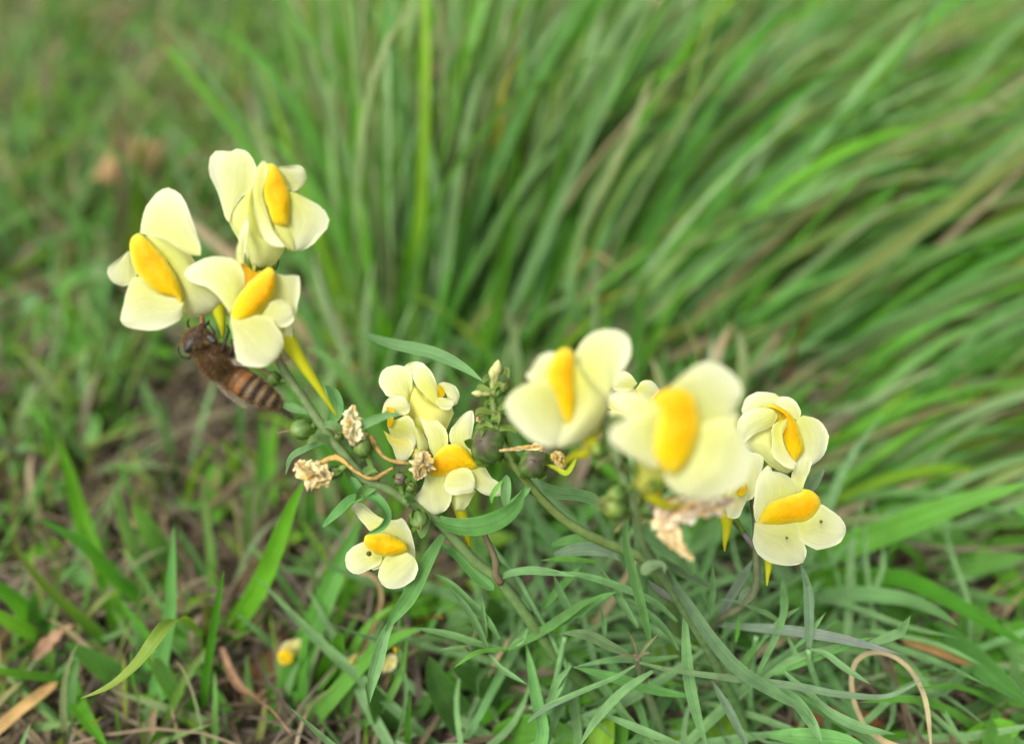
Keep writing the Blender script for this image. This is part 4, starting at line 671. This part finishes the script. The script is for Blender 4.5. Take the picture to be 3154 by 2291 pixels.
# ================================================================ plant D: right flowers
rD = G(2160, 2010)
Dp = empty('toadflax_plant', rD, 'right hand toadflax with three pale flowers and a purplish stem', 'toadflax')
SD = [(2290, 1340, 113), (2310, 1480, 112), (2328, 1600, 112), (2330, 1717, 112), (2327, 1810, 113), (2287, 1864, 115), (2207, 1919, 121)]
stem(Dp, [rD] + [P(*p) for p in SD[::-1]], .62, .5, (0.1, 0.085, 0.06), (0.12, 0.16, 0.06))
V, F, C, UV = tube([P(2250, 1590, 113), P(2290, 1640, 112.6), P(2328, 1690, 112.2)], [.4, .45, .5], 8, 10, (0.13, 0.12, 0.11)); make('side_stem', V, F, C, UV, M_STEM, Dp, org=V.mean(0))
flower(Dp, 'E', 108, [
    (UP, [(313, 262), (340, 188), (400, 143), (480, 133), (560, 148), (600, 180), (560, 250), (480, 270), (400, 290), (330, 305)], dict(dz=.9, tilt=1, bulge=1.2)),
    ('corolla_tube', [(335, 510), (420, 430), (525, 390), (545, 480), (560, 570), (620, 660), (700, 690), (650, 722), (560, 692), (470, 622), (400, 562)], dict(flat=.9, dz=1.1, tilt=1, bulge=1.8, ca=(0.72, 0.74, 0.34), cb=(0.7, 0.72, 0.24))),
    ('throat', [(450, 235), (560, 225), (680, 300), (720, 400), (640, 460), (560, 420), (520, 330)], dict(dz=.5, tilt=.4, bulge=.4, ca=CREAM_B, cb=YEL)),
    (UP, [(278, 420), (288, 350), (328, 290), (400, 258), (500, 248), (555, 268), (575, 310), (548, 372), (500, 402), (420, 432), (370, 472), (330, 505), (290, 482)], dict(dz=-.4, tilt=.6, bulge=1.6)),
    (LO, [(525, 212), (560, 173), (640, 166), (690, 188), (722, 220), (748, 290), (725, 345), (690, 320), (640, 275), (580, 245)], dict(dz=.3, tilt=.8, bulge=.9)),
    (LO, [(715, 340), (760, 303), (830, 318), (900, 358), (942, 430), (943, 510), (912, 590), (862, 642), (820, 668), (765, 650), (740, 570), (735, 480), (720, 400)], dict(dz=.3, tilt=1.2, bulge=1.8)),
    (UP, [(648, 318), (645, 380), (610, 440), (625, 520), (665, 600), (715, 655), (690, 695), (620, 672), (560, 622), (528, 560), (538, 480), (528, 400), (560, 358), (610, 340)], dict(dz=-2.3, tilt=.6, bulge=.7))],
    [(475, 242), (540, 225), (602, 246), (664, 290), (708, 345), (738, 410), (760, 480), (769, 560), (737, 607), (702, 660), (650, 600), (615, 500), (600, 430), (632, 380), (625, 320), (585, 280), (540, 260)],
    base=(2340, 1440, 112.5), ped=(2310, 1500, 112), tuber=2.6)
FE = flower(Dp, 'E', 107, [
    (UP, [(412, 850), (438, 740), (488, 678), (500, 665), (530, 675), (540, 710), (620, 718), (682, 768), (735, 820), (765, 880), (680, 910), (580, 935), (500, 990), (455, 1050), (425, 1100), (403, 1000)], dict(dz=.3, tilt=1.6, bulge=1.4)),
    (UP, [(672, 748), (708, 660), (718, 608), (780, 568), (828, 572), (823, 660), (793, 740), (770, 800), (755, 860), (715, 810)], dict(dz=.8, tilt=1.6, bulge=.6)),
    (LO, [(398, 1220), (410, 1080), (480, 1080), (600, 1085), (730, 1070), (750, 1160), (775, 1240), (788, 1300), (762, 1370), (690, 1390), (580, 1387), (490, 1352), (428, 1302)], dict(dz=.1, tilt=.7, bulge=2.0)),
    (LO, [(715, 1085), (790, 1050), (850, 1000), (878, 935), (940, 978), (1020, 1028), (1067, 1100), (1072, 1150), (1032, 1222), (960, 1257), (880, 1277), (800, 1252), (735, 1200)], dict(dz=.2, tilt=.8, bulge=1.3))],
    [(435, 1090), (448, 1030), (488, 968), (560, 918), (650, 888), (735, 868), (757, 836), (822, 848), (872, 888), (888, 940), (862, 1012), (802, 1064), (720, 1086), (600, 1100), (500, 1102)],
    base=(2360, 1640, 110.5), spur=[(2362, 1650, 110), (2367, 1735, 109), (2364, 1775, 108.6), (2362, 1803, 108.4)], ped=(2330, 1700, 112), label='lowest right flower with two small dark holes in its lip')
for (x, y, r) in [(892, 1072, .22), (643, 1190, .17)]:
    q = Z('E', [(x, y)])[0]; V, F, C, UV = tube([P(q[0], q[1], 106.3), P(q[0], q[1] + 1, 105.0)], [r, r * .9], 8, 3, (0.1, 0.11, 0.03)); make('speck', V, F, C, UV, M_DRY, FE, org=V.mean(0))
flower(Dp, 'E', 108.5, [
    (UP, [(240, 500), (400, 575), (480, 598), (462, 700), (432, 830), (402, 900), (345, 928), (250, 850), (200, 650)], dict(dz=.3, tilt=1, bulge=1.2)),
    (LO, [(240, 820), (350, 790), (352, 920), (322, 980), (292, 1047), (212, 1047), (200, 940)], dict(dz=-.2, tilt=.6, bulge=1)),
    ('yellow_spot', [(280, 850), (350, 790), (355, 840), (330, 880), (290, 890)], dict(dz=-1.2, tilt=.2, bulge=.2, ca=YEL, cb=YEL))],
    base=(2235, 1585, 111), spur=[(2238, 1580, 110.5), (2238, 1630, 110.3), (2233, 1670, 110), (2232, 1698, 110)], ped=(2290, 1640, 112.6), throat=(2250, 1460), label='flower half hidden behind the large front flower')
leaf(Dp, 'H', [(1500, 510), (1420, 570), (1380, 630)], 100, 113.5, 114.5, (0.12, 0.17, 0.1), prof='leaf')
leaf(Dp, 'H', [(1215, 770), (1450, 790), (1750, 815), (2050, 860), (2350, 930), (2580, 990)], 78, 120, 105, LGR, LP)
leaf(Dp, 'H', [(1215, 760), (1310, 580), (1400, 430), (1490, 270)], 70, 120, 116, LP, LGR)
leaf(Dp, 'E', [(790, 860), (860, 760), (915, 690)], 80, 113, 111, LGR, prof='leaf')
leaf(Dp, 'H', [(1430, 640), (1340, 600), (1220, 585)], 28, 114.5, 112, LGR)
# small flower behind the front pair
rE = G(1990, 1960)
Ep = empty('toadflax_plant', rE, 'slender toadflax whose small pale bud peeks out between the two front flowers', 'toadflax')
stem(Ep, [rE, P(1985, 1850, 130), P(1960, 1600, 116), P(1945, 1400, 112), P(1940, 1270, 112)], .8, .5, LG)
flower(Ep, 'D', 110, [
    (UP, [(748, 372), (788, 318), (850, 328), (898, 390), (862, 428), (800, 440), (750, 420)], dict(dz=0, tilt=.6, bulge=1.4)),
    (UP, [(888, 422), (930, 373), (990, 378), (1032, 430), (985, 480), (920, 470)], dict(dz=0, tilt=.6, bulge=1.4)),
    ('yellow_spot', [(800, 425), (860, 415), (920, 440), (1000, 470), (980, 640), (840, 600), (720, 530), (730, 470)], dict(dz=.6, tilt=.5, bulge=.8, ca=(0.78, 0.78, 0.3), cb=YEL)),
    (LO, [(690, 560), (760, 550), (850, 590), (900, 700), (820, 720), (720, 690), (685, 620)], dict(dz=0, tilt=.5, bulge=1))],
    base=(1940, 1310, 112), ped=(1945, 1400, 112), tuber=2.4, throat=(1945, 1215))

# ================================================================ low leafy shoots, traced
def shoot_root(px, py): return G(px, py)
S1 = empty('toadflax_shoot', G(2060, 2330), 'low toadflax shoot with a brownish star shaped tip', 'toadflax shoot')
stem(S1, [G(2060, 2330), P(2020, 2200, 121), P(1970, 2060, 112), P(1962, 2020, 109)], .8, .5, LG, (0.15, 0.13, 0.08))
H = 'H'
leaf(S1, H, [(640, 1050), (900, 1108), (1350, 1168), (1800, 1225), (2100, 1280), (2420, 1300), (2600, 1240), (2780, 1130)], 56, 109, 103, (0.1, 0.17, 0.06), LGR, dm=105, S=50)
leaf(S1, H, [(610, 1070), (450, 1165), (220, 1260), (-60, 1370), (-140, 1400)], 40, 109, 105, LG)
leaf(S1, H, [(740, 1110), (520, 1260), (330, 1460), (190, 1680)], 66, 110, 107, LG)
leaf(S1, H, [(560, 985), (430, 930), (250, 845), (55, 830)], 78, 109, 105.5, (0.12, 0.2, 0.08))
for a in [(560, 820), (720, 975), (460, 1005), (780, 840)]:
    leaf(S1, H, [(630, 1010), ((630 + a[0]) / 2, (1010 + a[1]) / 2 - 10), a], 24, 108.5, 106.5, (0.2, 0.19, 0.09))
S2 = empty('toadflax_shoot', G(2330, 2260), 'low toadflax shoot under the lowest right flower with upright pointed leaf tips', 'toadflax shoot')
stem(S2, [G(2330, 2260), P(2310, 2150, 122), P(2320, 2020, 118), P(2330, 1960, 116)], .7, .4, LG)
for pts, w, d0, d1, c in [([(1160, 720), (1180, 520), (1178, 320)], 46, 117, 114, LG), ([(1500, 1150), (1640, 860), (1715, 620), (1698, 420)], 52, 116, 113, LG), ([(1890, 830), (1895, 560), (1820, 330)], 56, 115, 112, LGR),
                          ([(1520, 1190), (1680, 1080), (1830, 1000), (2060, 940), (2170, 890)], 56, 116, 112, LG), ([(1530, 900), (1700, 720), (1830, 640)], 42, 117, 114, LG), ([(1700, 760), (1560, 680), (1400, 620)], 40, 117, 113, LG),
                          ([(1720, 850), (1800, 1000), (1880, 950)], 40, 116, 113, LG), ([(1350, 900), (1365, 800), (1370, 710)], 30, 117, 115, g3), ([(1350, 1200), (1440, 1000), (1580, 860)], 50, 117, 114, b3)]:
    leaf(S2, H, pts, w, d0, d1, c)
S3 = empty('toadflax_shoot', G(2560, 2330), 'low toadflax shoot beside the curved straw with long outward leaves', 'toadflax shoot')
stem(S3, [G(2560, 2330), P(2540, 2180, 120), P(2500, 2060, 114), P(2490, 2000, 112)], .7, .4, LG)
for pts, w, d0, d1, c in [([(190, 1050), (190, 900), (180, 650), (130, 470)], 62, 112.5, 110, LGR), ([(200, 1040), (300, 1070), (420, 1160), (590, 1265)], 46, 112, 107, LG), ([(560, 1010), (750, 940), (800, 890), (845, 820)], 60, 112, 109, LG),
                          ([(190, 1320), (330, 1450), (530, 1545), (745, 1582)], 70, 112, 106, LG), ([(-40, 1280), (80, 1350), (200, 1500), (280, 1650)], 80, 110, 106, LG), ([(-30, 1200), (150, 1120), (350, 1040), (600, 960)], 60, 115, 112, b3),
                          ([(-60, 1590), (150, 1600), (400, 1620), (560, 1660)], 110, 112, 108, b1), ([(20, 900), (30, 740), (15, 580)], 46, 115, 113, LG), ([(100, 1030), (170, 960), (300, 800)], 30, 114, 112, LG), ([(30, 1180), (100, 1250), (300, 1400)], 44, 113, 111, LG)]:
    leaf(S3, 'R', pts, w, d0, d1, c)
S4 = empty('toadflax_shoot', G(1680, 2330), 'low toadflax shoot with broad grey leaves under the seed capsule stem', 'toadflax shoot')
stem(S4, [G(1680, 2330), P(1700, 2180, 120), P(1720, 2060, 116), P(1740, 1960, 114)], .8, .4, LG)
for pts, w, d0, d1, c in [([(1560, 1700), (1940, 1650), (1900, 1250), (1830, 880)], 95, 112, 116, b1), ([(1850, 1480), (1980, 1385), (2200, 1280), (2500, 1160)], 42, 113, 108, LGR), ([(1860, 1380), (2010, 1330), (2060, 1200), (2180, 1060)], 60, 116, 112, LG)]:
    leaf(S4, 'G', pts, w, d0, d1, c)
for pts, w, d0, d1, c in [([(920, 745), (750, 605), (500, 495), (250, 415), (-40, 375)], 55, 113, 107, LG), ([(630, 790), (480, 560), (400, 440), (330, 320)], 62, 114, 110, LG), ([(-60, 830), (180, 690), (350, 580), (500, 520)], 66, 114, 111, b3), ([(20, 260), (200, 220), (380, 230), (500, 300)], 100, 114, 112, LGR), ([(0, 190), (150, 150), (330, 160), (450, 180)], 80, 115, 113, b3),
                          ([(930, 960), (820, 800), (650, 650), (500, 560)], 55, 115, 111, LG), ([(200, 760), (90, 600), (10, 400)], 60, 115, 112, LG), ([(390, 860), (380, 740), (360, 650)], 40, 116, 113, LG), ([(-80, 660), (80, 480), (230, 320)], 60, 117, 114, b3), ([(930, 1000), (700, 1030), (450, 1030), (160, 1080)], 50, 115, 111, LG), ([(980, 1290), (750, 1250), (450, 1160), (150, 1080)], 80, 115, 112, b1),
                          ([(1440, 1680), (1330, 1460), (1240, 1300), (1170, 1170)], 66, 113, 110, LGR), ([(380, 1430), (550, 1500), (750, 1580), (980, 1660)], 62, 111, 108, LG), ([(130, 1050), (60, 1220), (-30, 1400)], 50, 115, 112, LG), ([(900, 600), (760, 500), (700, 440)], 46, 114, 112, LP), ([(340, 310), (100, 290), (-90, 300)], 42, 114, 110, g3)]:
    leaf(S4, H, pts, w, d0, d1, c)
# broad leaved dock-like seedlings at the bottom
for lab, pts, w, d0, d1 in [('broad oval green leaf rising behind the hanging toadflax leaf', [(1560, 1650), (1350, 1450), (1200, 1230), (1120, 1000)], 240, 124, 120), ('broad leaf pointing left beneath the thin branched shoot', [(1820, 1430), (1650, 1290), (1450, 1170), (1290, 1080)], 230, 126, 121),
                            ('rounded bright leaf low behind the green main stem', [(1680, 930), (1640, 800), (1590, 680), (1560, 580)], 220, 130, 128), ('long shaded leaf under the hanging leaf', [(900, 1680), (800, 1480), (720, 1320), (660, 1200)], 190, 122, 119), ('pointed dark leaf lying along the bottom', [(900, 1560), (1050, 1400), (1170, 1260)], 120, 126, 124)]:
    o = near_blade(lab, 'G', pts, w, d0, d1, (0.06, 0.15, 0.03), name='herb_leaf', cat='leaf', prof='leaf', m=M_HERB)
o = near_blade('green leaf with an orange dying tip behind the hanging leaf', 'G', [(930, 810), (1050, 750), (1150, 715), (1220, 730)], 60, 126, 124, (0.09, 0.19, 0.03), (0.5, 0.18, 0.03), name='herb_leaf', cat='leaf', prof='strap', m=M_HERB)
o = near_blade('big smooth leaf at the bottom beneath the grey shoot leaves', 'H', [(300, 1720), (150, 1600), (0, 1520), (-120, 1450)], 190, 119, 117, (0.07, 0.18, 0.03), name='herb_leaf', cat='leaf', prof='leaf', m=M_HERB)

# ---------------------------------------------------------------- random leafy shoots (each a thing, leaves share meshes)
LEAFM = []
for k in range(8):
    L = 24 + 4.2 * k; bend = RNG.uniform(-.25, .1)
    c = np.array([[0, 0, 0], [L * .35, RNG.normal(0, .5), L * .05], [L * .7, RNG.normal(0, .9), L * bend * .4], [L, RNG.normal(0, 1.6), L * bend]])
    V, F, C, UV = ribbons(c[None], [1.1 + .14 * k], np.array([[0, 0, 1.0]]), 'lance', 10, .18, jit(LG, .2), jit(LG, .2), across=3)
    o = make('leaf', V, F, C, UV, M_LEAF); LEAFM.append(o.data); bpy.data.objects.remove(o)
def rand_shoot(px, py, h, lean, nl, label, group):
    r = G(px, py, -1.0); top = r + np.array([lean[0], lean[1], h]); mid = (r + top) / 2 + np.array([lean[0] * -.2, 0, h * .08])
    e = empty('toadflax_shoot', r, label, 'toadflax shoot', group); V, F, C, UV = tube([r, mid, top], [.55, .45, .3], 7, 10, LG, (0.11, 0.19, 0.07)); make('stem', V, F, C, UV, M_STEM, e, org=r)
    q = cr([r, mid, top], 20)
    for k in range(nl):
        t = .12 + .88 * k / (nl - 1); p = q[int(t * 20)]; o = bpy.data.objects.new('leaf', LEAFM[RNG.integers(0, 8)]); COL.objects.link(o)
        el = .08 + .5 * t + RNG.normal(0, .15); az = k * 2.4 + RNG.normal(0, .3)
        o.parent = e; o.location = (p - r) * MM; o.rotation_euler = (RNG.normal(0, .25), -el, az); s = (1.05 - .5 * t) * RNG.uniform(.8, 1.1); o.scale = (s, s, s)
GS = 'low grey-green leafy shoots under the flowers'
for k in range(40):
    px = RNG.uniform(1300, 2750); py = RNG.uniform(1850, 2560); g = gdepth(px, py)
    rand_shoot(px, py, RNG.uniform(4, 11), (RNG.normal(0, 7), RNG.normal(3, 5)), int(RNG.integers(5, 9)), 'low grey-green leafy shoot in the mat of narrow leaves under the flowers', GS)

# ---------------------------------------------------------------- fallen flowers, dead leaves on the ground
def fallen(label, z, pts, d, yel):
    c = Z(z, pts); m = centre(c); e = None
    V, F, C, UV = petal_mesh(pts, z, d, tilt=3, bulge=1.6, ca=(0.55, 0.53, 0.3), cb=(0.5, 0.44, 0.14), wave=.9); e = empty('fallen_flower', V[np.argmin(V[:, 2])], label, 'fallen flower')
    make('petal', V, F, C, UV, M_DRY, e, org=V.mean(0)); V, F, C, UV = petal_mesh(yel, z, d - 1, tilt=.6, bulge=1.4, shape='palate', ca=YEL * .9, cb=YEL * .8); make('palate', V, F, C, UV, M_DRY, e, org=V.mean(0))
fallen('faded cream flower fallen on the soil beside the tall green blade', 'G', [(20, 960), (60, 900), (140, 870), (210, 880), (215, 940), (170, 1000), (90, 1010)], 131, [(10, 980), (70, 940), (130, 990), (120, 1050), (60, 1070), (20, 1040)])
fallen('shrivelled cream flower lying between straw and the narrow bowing blade', 'G', [(790, 1020), (840, 980), (890, 1000), (890, 1060), (840, 1110), (780, 1130), (760, 1080)], 124, [(860, 930), (900, 920), (900, 970), (870, 980)])
fallen('yellowed flower remnant tucked under the tan straw', 'G', [(500, 1060), (560, 990), (620, 960), (610, 1040), (540, 1110)], 127, [(520, 1070), (560, 1020), (590, 1040), (540, 1090)])
def dead_leaf(label, px, py, L, wd, az, col, h=4):
    r = G(px, py, h); d = np.array([math.cos(az), math.sin(az), .1]); c = np.array([r - d * L / 2, r - d * L * .15 + [0, 0, L * .12], r + d * L * .2 + [0, 0, L * .1], r + d * L / 2])
    V, F, C, UV = ribbons(c[None], [wd], nrmz(np.array([0, -.5, .8]))[None], 'oval', 12, -.15, col, np.array(col) * .8, across=7, wav=.06); o = make('dead_leaf', V, F, C, UV, M_STRAW, org=c[0]); tag(o, label, 'dead leaf')
dead_leaf('pale tan fallen leaf blurred among the herbs above the left flower', 410, 500, 24, 14, .7, (0.4, 0.25, 0.11), 24)
dead_leaf('rust brown fallen leaf below the fallen flower', 850, 2060, 18, 9, 1.3, (0.17, 0.085, 0.035), 1)
dead_leaf('dull brown fallen leaf in the grass at the right edge', 3120, 860, 24, 14, 1.2, (0.15, 0.09, 0.06), 3)
dead_leaf('reddish brown fallen leaf in the upper right grass', 2960, 300, 34, 12, 2.4, (0.3, 0.16, 0.08), 14)
dead_leaf('orange brown leaf scrap at the lower right corner', 3080, 2240, 8, 4, .4, (0.3, 0.17, 0.07), 2)
dead_leaf('red brown bark-like scrap under the bottom shoots', 2580, 2260, 16, 6, .1, (0.2, 0.08, 0.03), 5)

# ---------------------------------------------------------------- honey bee
def bee():
    zs, D = 'B', 100.0; k = lambda r: r / ZO['B'][2] / FPX * D
    sp = [((505, 170), 25, 99.2), ((490, 260), 95, 99.2), ((460, 360), 200, 99.4), ((455, 450), 245, 99.6), ((500, 540), 170, 99.8), ((550, 590), 120, 99.9), ((610, 640), 195, 99.8), ((690, 710), 238, 99.8), ((780, 800), 228, 99.9), ((860, 870), 160, 100.1), ((900, 900), 140, 100.2), ((960, 945), 180, 100.2), ((1090, 1045), 205, 100.2), ((1240, 1150), 202, 100.2), ((1390, 1240), 182, 100.3), ((1520, 1320), 155, 100.4), ((1620, 1375), 95, 100.5), ((1690, 1410), 14, 100.5)]
    q = np.array([P(*Z(zs, [s[0]])[0], s[2]) for s in sp]); r = np.array([k(s[1]) for s in sp]); S, n = 150, 28
    L = np.r_[0, np.cumsum(np.linalg.norm(np.diff(q, axis=0), axis=1))]; c = cr(q, S); sl = np.linspace(0, L[-1], S + 1); rr = np.interp(sl, L, r)
    rr = np.convolve(np.pad(rr, 3, mode='edge'), np.ones(7) / 7, 'valid')
    tn = nrmz(np.gradient(c, axis=0)); tn = nrmz(np.stack([np.convolve(np.pad(tn[:, i], 6, mode='edge'), np.ones(13) / 13, 'valid') for i in range(3)], 1))
    view = tcam(c[75]); e1 = nrmz(np.cross(tn, view)); e2 = np.cross(e1, tn); a = np.linspace(0, 2 * np.pi, n, endpoint=False)
    f = sl / L[-1]; seg = np.clip((f - .56) / .44, 0, 1); band = (seg * 5.0 + .25) % 1.0
    rr = rr * np.where(f > .56, 1 + .035 * np.sin(band * np.pi), 1)
    V = c[:, None] + (e1[:, None] * np.cos(a)[None, :, None] + e2[:, None] * np.sin(a)[None, :, None] * .92) * rr[:, None, None]
    C = np.zeros((S + 1, n, 3)); brown = np.array((0.10, 0.05, 0.018)); dark = np.array((0.018, 0.010, 0.007)); org = np.array((0.21, 0.085, 0.02)); tan_ = np.array((0.17, 0.115, 0.055))
    for i in range(S + 1):
        if f[i] < .56: C[i] = brown * .8 if f[i] > .24 else dark * 2.5
        else:
            s6 = int(seg[i] * 5.0 + .25); hi = (org if s6 < 2 else tan_); lo = dark if s6 > 0 else brown
            C[i] = hi if band[i] < (.6 if s6 < 2 else .4) else lo
    for _ in range(3): C[1:-1] = .25 * C[:-2] + .5 * C[1:-1] + .25 * C[2:]
    I = np.arange((S + 1) * n).reshape(S + 1, n); F = np.stack([I[:-1], np.roll(I[:-1], -1, 1), np.roll(I[1:], -1, 1), I[1:]], -1).reshape(-1, 4).tolist(); F += [I[0][::-1].tolist(), I[-1].tolist()]
    V = V.reshape(-1, 3); C = C.reshape(-1, 3); nb = (S + 1) * n
    legs = [[(720, 560, 99.2), (800, 600, 98.6), (830, 500, 98.2), (860, 380, 98.4), (890, 290, 98.7), (860, 200, 99.2)], [(830, 680, 99.3), (920, 620, 98.7), (960, 520, 98.6), (945, 440, 98.9), (970, 400, 98.7)], [(440, 560, 100), (300, 690, 100.2), (190, 670, 100.4), (140, 580, 100.6), (150, 520, 100.7)],
            [(420, 330, 99.2), (330, 270, 99.3), (280, 190, 99.6), (300, 110, 99.8)], [(620, 420, 98.9), (680, 330, 98.8), (640, 240, 98.9), (590, 160, 99.2)], [(900, 820, 99.8), (1010, 760, 99.4), (1110, 820, 99.6)],
            [(520, 330, 98.7), (600, 400, 98.2), (660, 450, 98.1), (700, 455, 98.2)], [(430, 350, 98.6), (400, 290, 98.4), (380, 230, 98.6)], [(500, 180, 99.0), (495, 100, 99.0), (497, 25, 99.1)], [(530, 200, 98.9), (580, 170, 98.8), (600, 130, 99.0)]]
    rad = [[.24, .3, .2, .14, .1], [.24, .28, .17, .1], [.2, .22, .14, .08], [.18, .2, .12, .08], [.18, .2, .12, .08], [.2, .25, .14], [.13, .13, .12], [.13, .12, .12], [.35, .28, .06], [.25, .2, .1]]
    allV, allC = [V], [C]
    for lg, ra in zip(legs, rad):
        v, ff, cc, uu = tube([P(*Z(zs, [x[:2]])[0], x[2]) for x in lg], ra, 8, 16, (0.02, 0.012, 0.009) if lg[0][0] != 500 else (0.16, 0.06, 0.025)); F += [[j + nb for j in fc] for fc in ff]; nb += len(v); allV.append(v); allC.append(cc)
    V = np.vstack(allV); root = empty('honey_bee', c[80], 'fuzzy brown honey bee with banded abdomen clinging under the upper left flowers', 'bee')
    make('body', V, F, np.vstack(allC), None, M_BEE, root, org=c[80])
    # fur: fine tapering hairs
    hv, hc = [], []
    def hairs(i0, i1, num, ln, c_, c2):
        i = RNG.integers(i0, i1, num); an = RNG.uniform(0, 6.283, num); d = e1[i] * np.cos(an)[:, None] + e2[i] * np.sin(an)[:, None] * .92; base = c[i] + d * rr[i][:, None] * .98
        d2 = nrmz(d + tn[i] * RNG.normal(.25, .35, num)[:, None] + RNG.normal(0, .25, (num, 3))); l = ln * RNG.uniform(.5, 1.2, num)[:, None]
        s = nrmz(np.cross(d2, RNG.normal(0, 1, (num, 3)))) * .03
        hv.append(np.stack([base - s, base + s, base + d2 * l], 1).reshape(-1, 3)); cc = np.array(c_) * RNG.uniform(.6, 1.3, (num, 1)); k2 = RNG.random(num) < .35; cc[k2] = np.array(c2); hc.append(np.repeat(cc, 3, 0))
    def ix(t): return int(np.searchsorted(f, t))
    hairs(ix(.04), ix(.27), 3600, .6, (0.32, 0.22, 0.09), (0.12, 0.07, 0.03)); hairs(ix(.26), ix(.57), 9000, .75, (0.25, 0.16, 0.065), (0.07, 0.04, 0.02)); hairs(ix(.56), ix(.99), 3000, .3, (0.3, 0.2, 0.1), (0.2, 0.12, 0.05))
    hv = np.vstack(hv); o = make('fur', hv, np.arange(len(hv)).reshape(-1, 3), np.vstack(hc), None, M_FUR, root, org=c[80]); o['kind'] = 'stuff'
    for ex, ey, d, ax_, s1, s2 in [(325, 500, 98.15, (-70, 110), 1.15, .6), (640, 410, 98.3, (70, 60), .8, .42)]:
        cc = P(*Z(zs, [(ex, ey)])[0], d); t = nrmz(P(*Z(zs, [(ex + ax_[0], ey + ax_[1])])[0], d) - cc); vv = tcam(cc); b = np.cross(t, vv); th = np.linspace(.05, np.pi - .05, 13)[:, None]; aa = np.linspace(0, 2 * np.pi, 18, endpoint=False)[None]
        EV = cc + t * (s1 * np.cos(th) * np.ones_like(aa))[..., None] + b * (s2 * np.sin(th) * np.cos(aa))[..., None] + vv * (s2 * .8 * np.sin(th) * np.sin(aa))[..., None]; J = np.arange(13 * 18).reshape(13, 18)
        EF = np.stack([J[:-1], np.roll(J[:-1], -1, 1), np.roll(J[1:], -1, 1), J[1:]], -1).reshape(-1, 4); make('eye', EV.reshape(-1, 3), EF, None, None, M_EYE, root, org=cc)
    def wing(pts, w_, d0, d1, hint):
        o = strip('wing', zs, pts, w_, d0, d1, (0.4, 0.35, 0.3), prof='leaf', m=M_WING, parent=root, hint=hint, fold=.03, S=20, across=7)
    wing([(640, 760), (760, 960), (950, 1190), (1160, 1440)], 330, 99, 100.5, tcam(c[80]) * .8 + e1[80] * .7)
    wing([(600, 780), (720, 1000), (860, 1200), (1000, 1330)], 200, 99.6, 101, tcam(c[80]) * .7 + e1[80] * .8)
    wing([(900, 720), (1200, 690), (1500, 680), (1830, 700)], 300, 99.0, 99.6, tcam(c[80]) * .6 + np.array([0, 0, .6]))
bee()
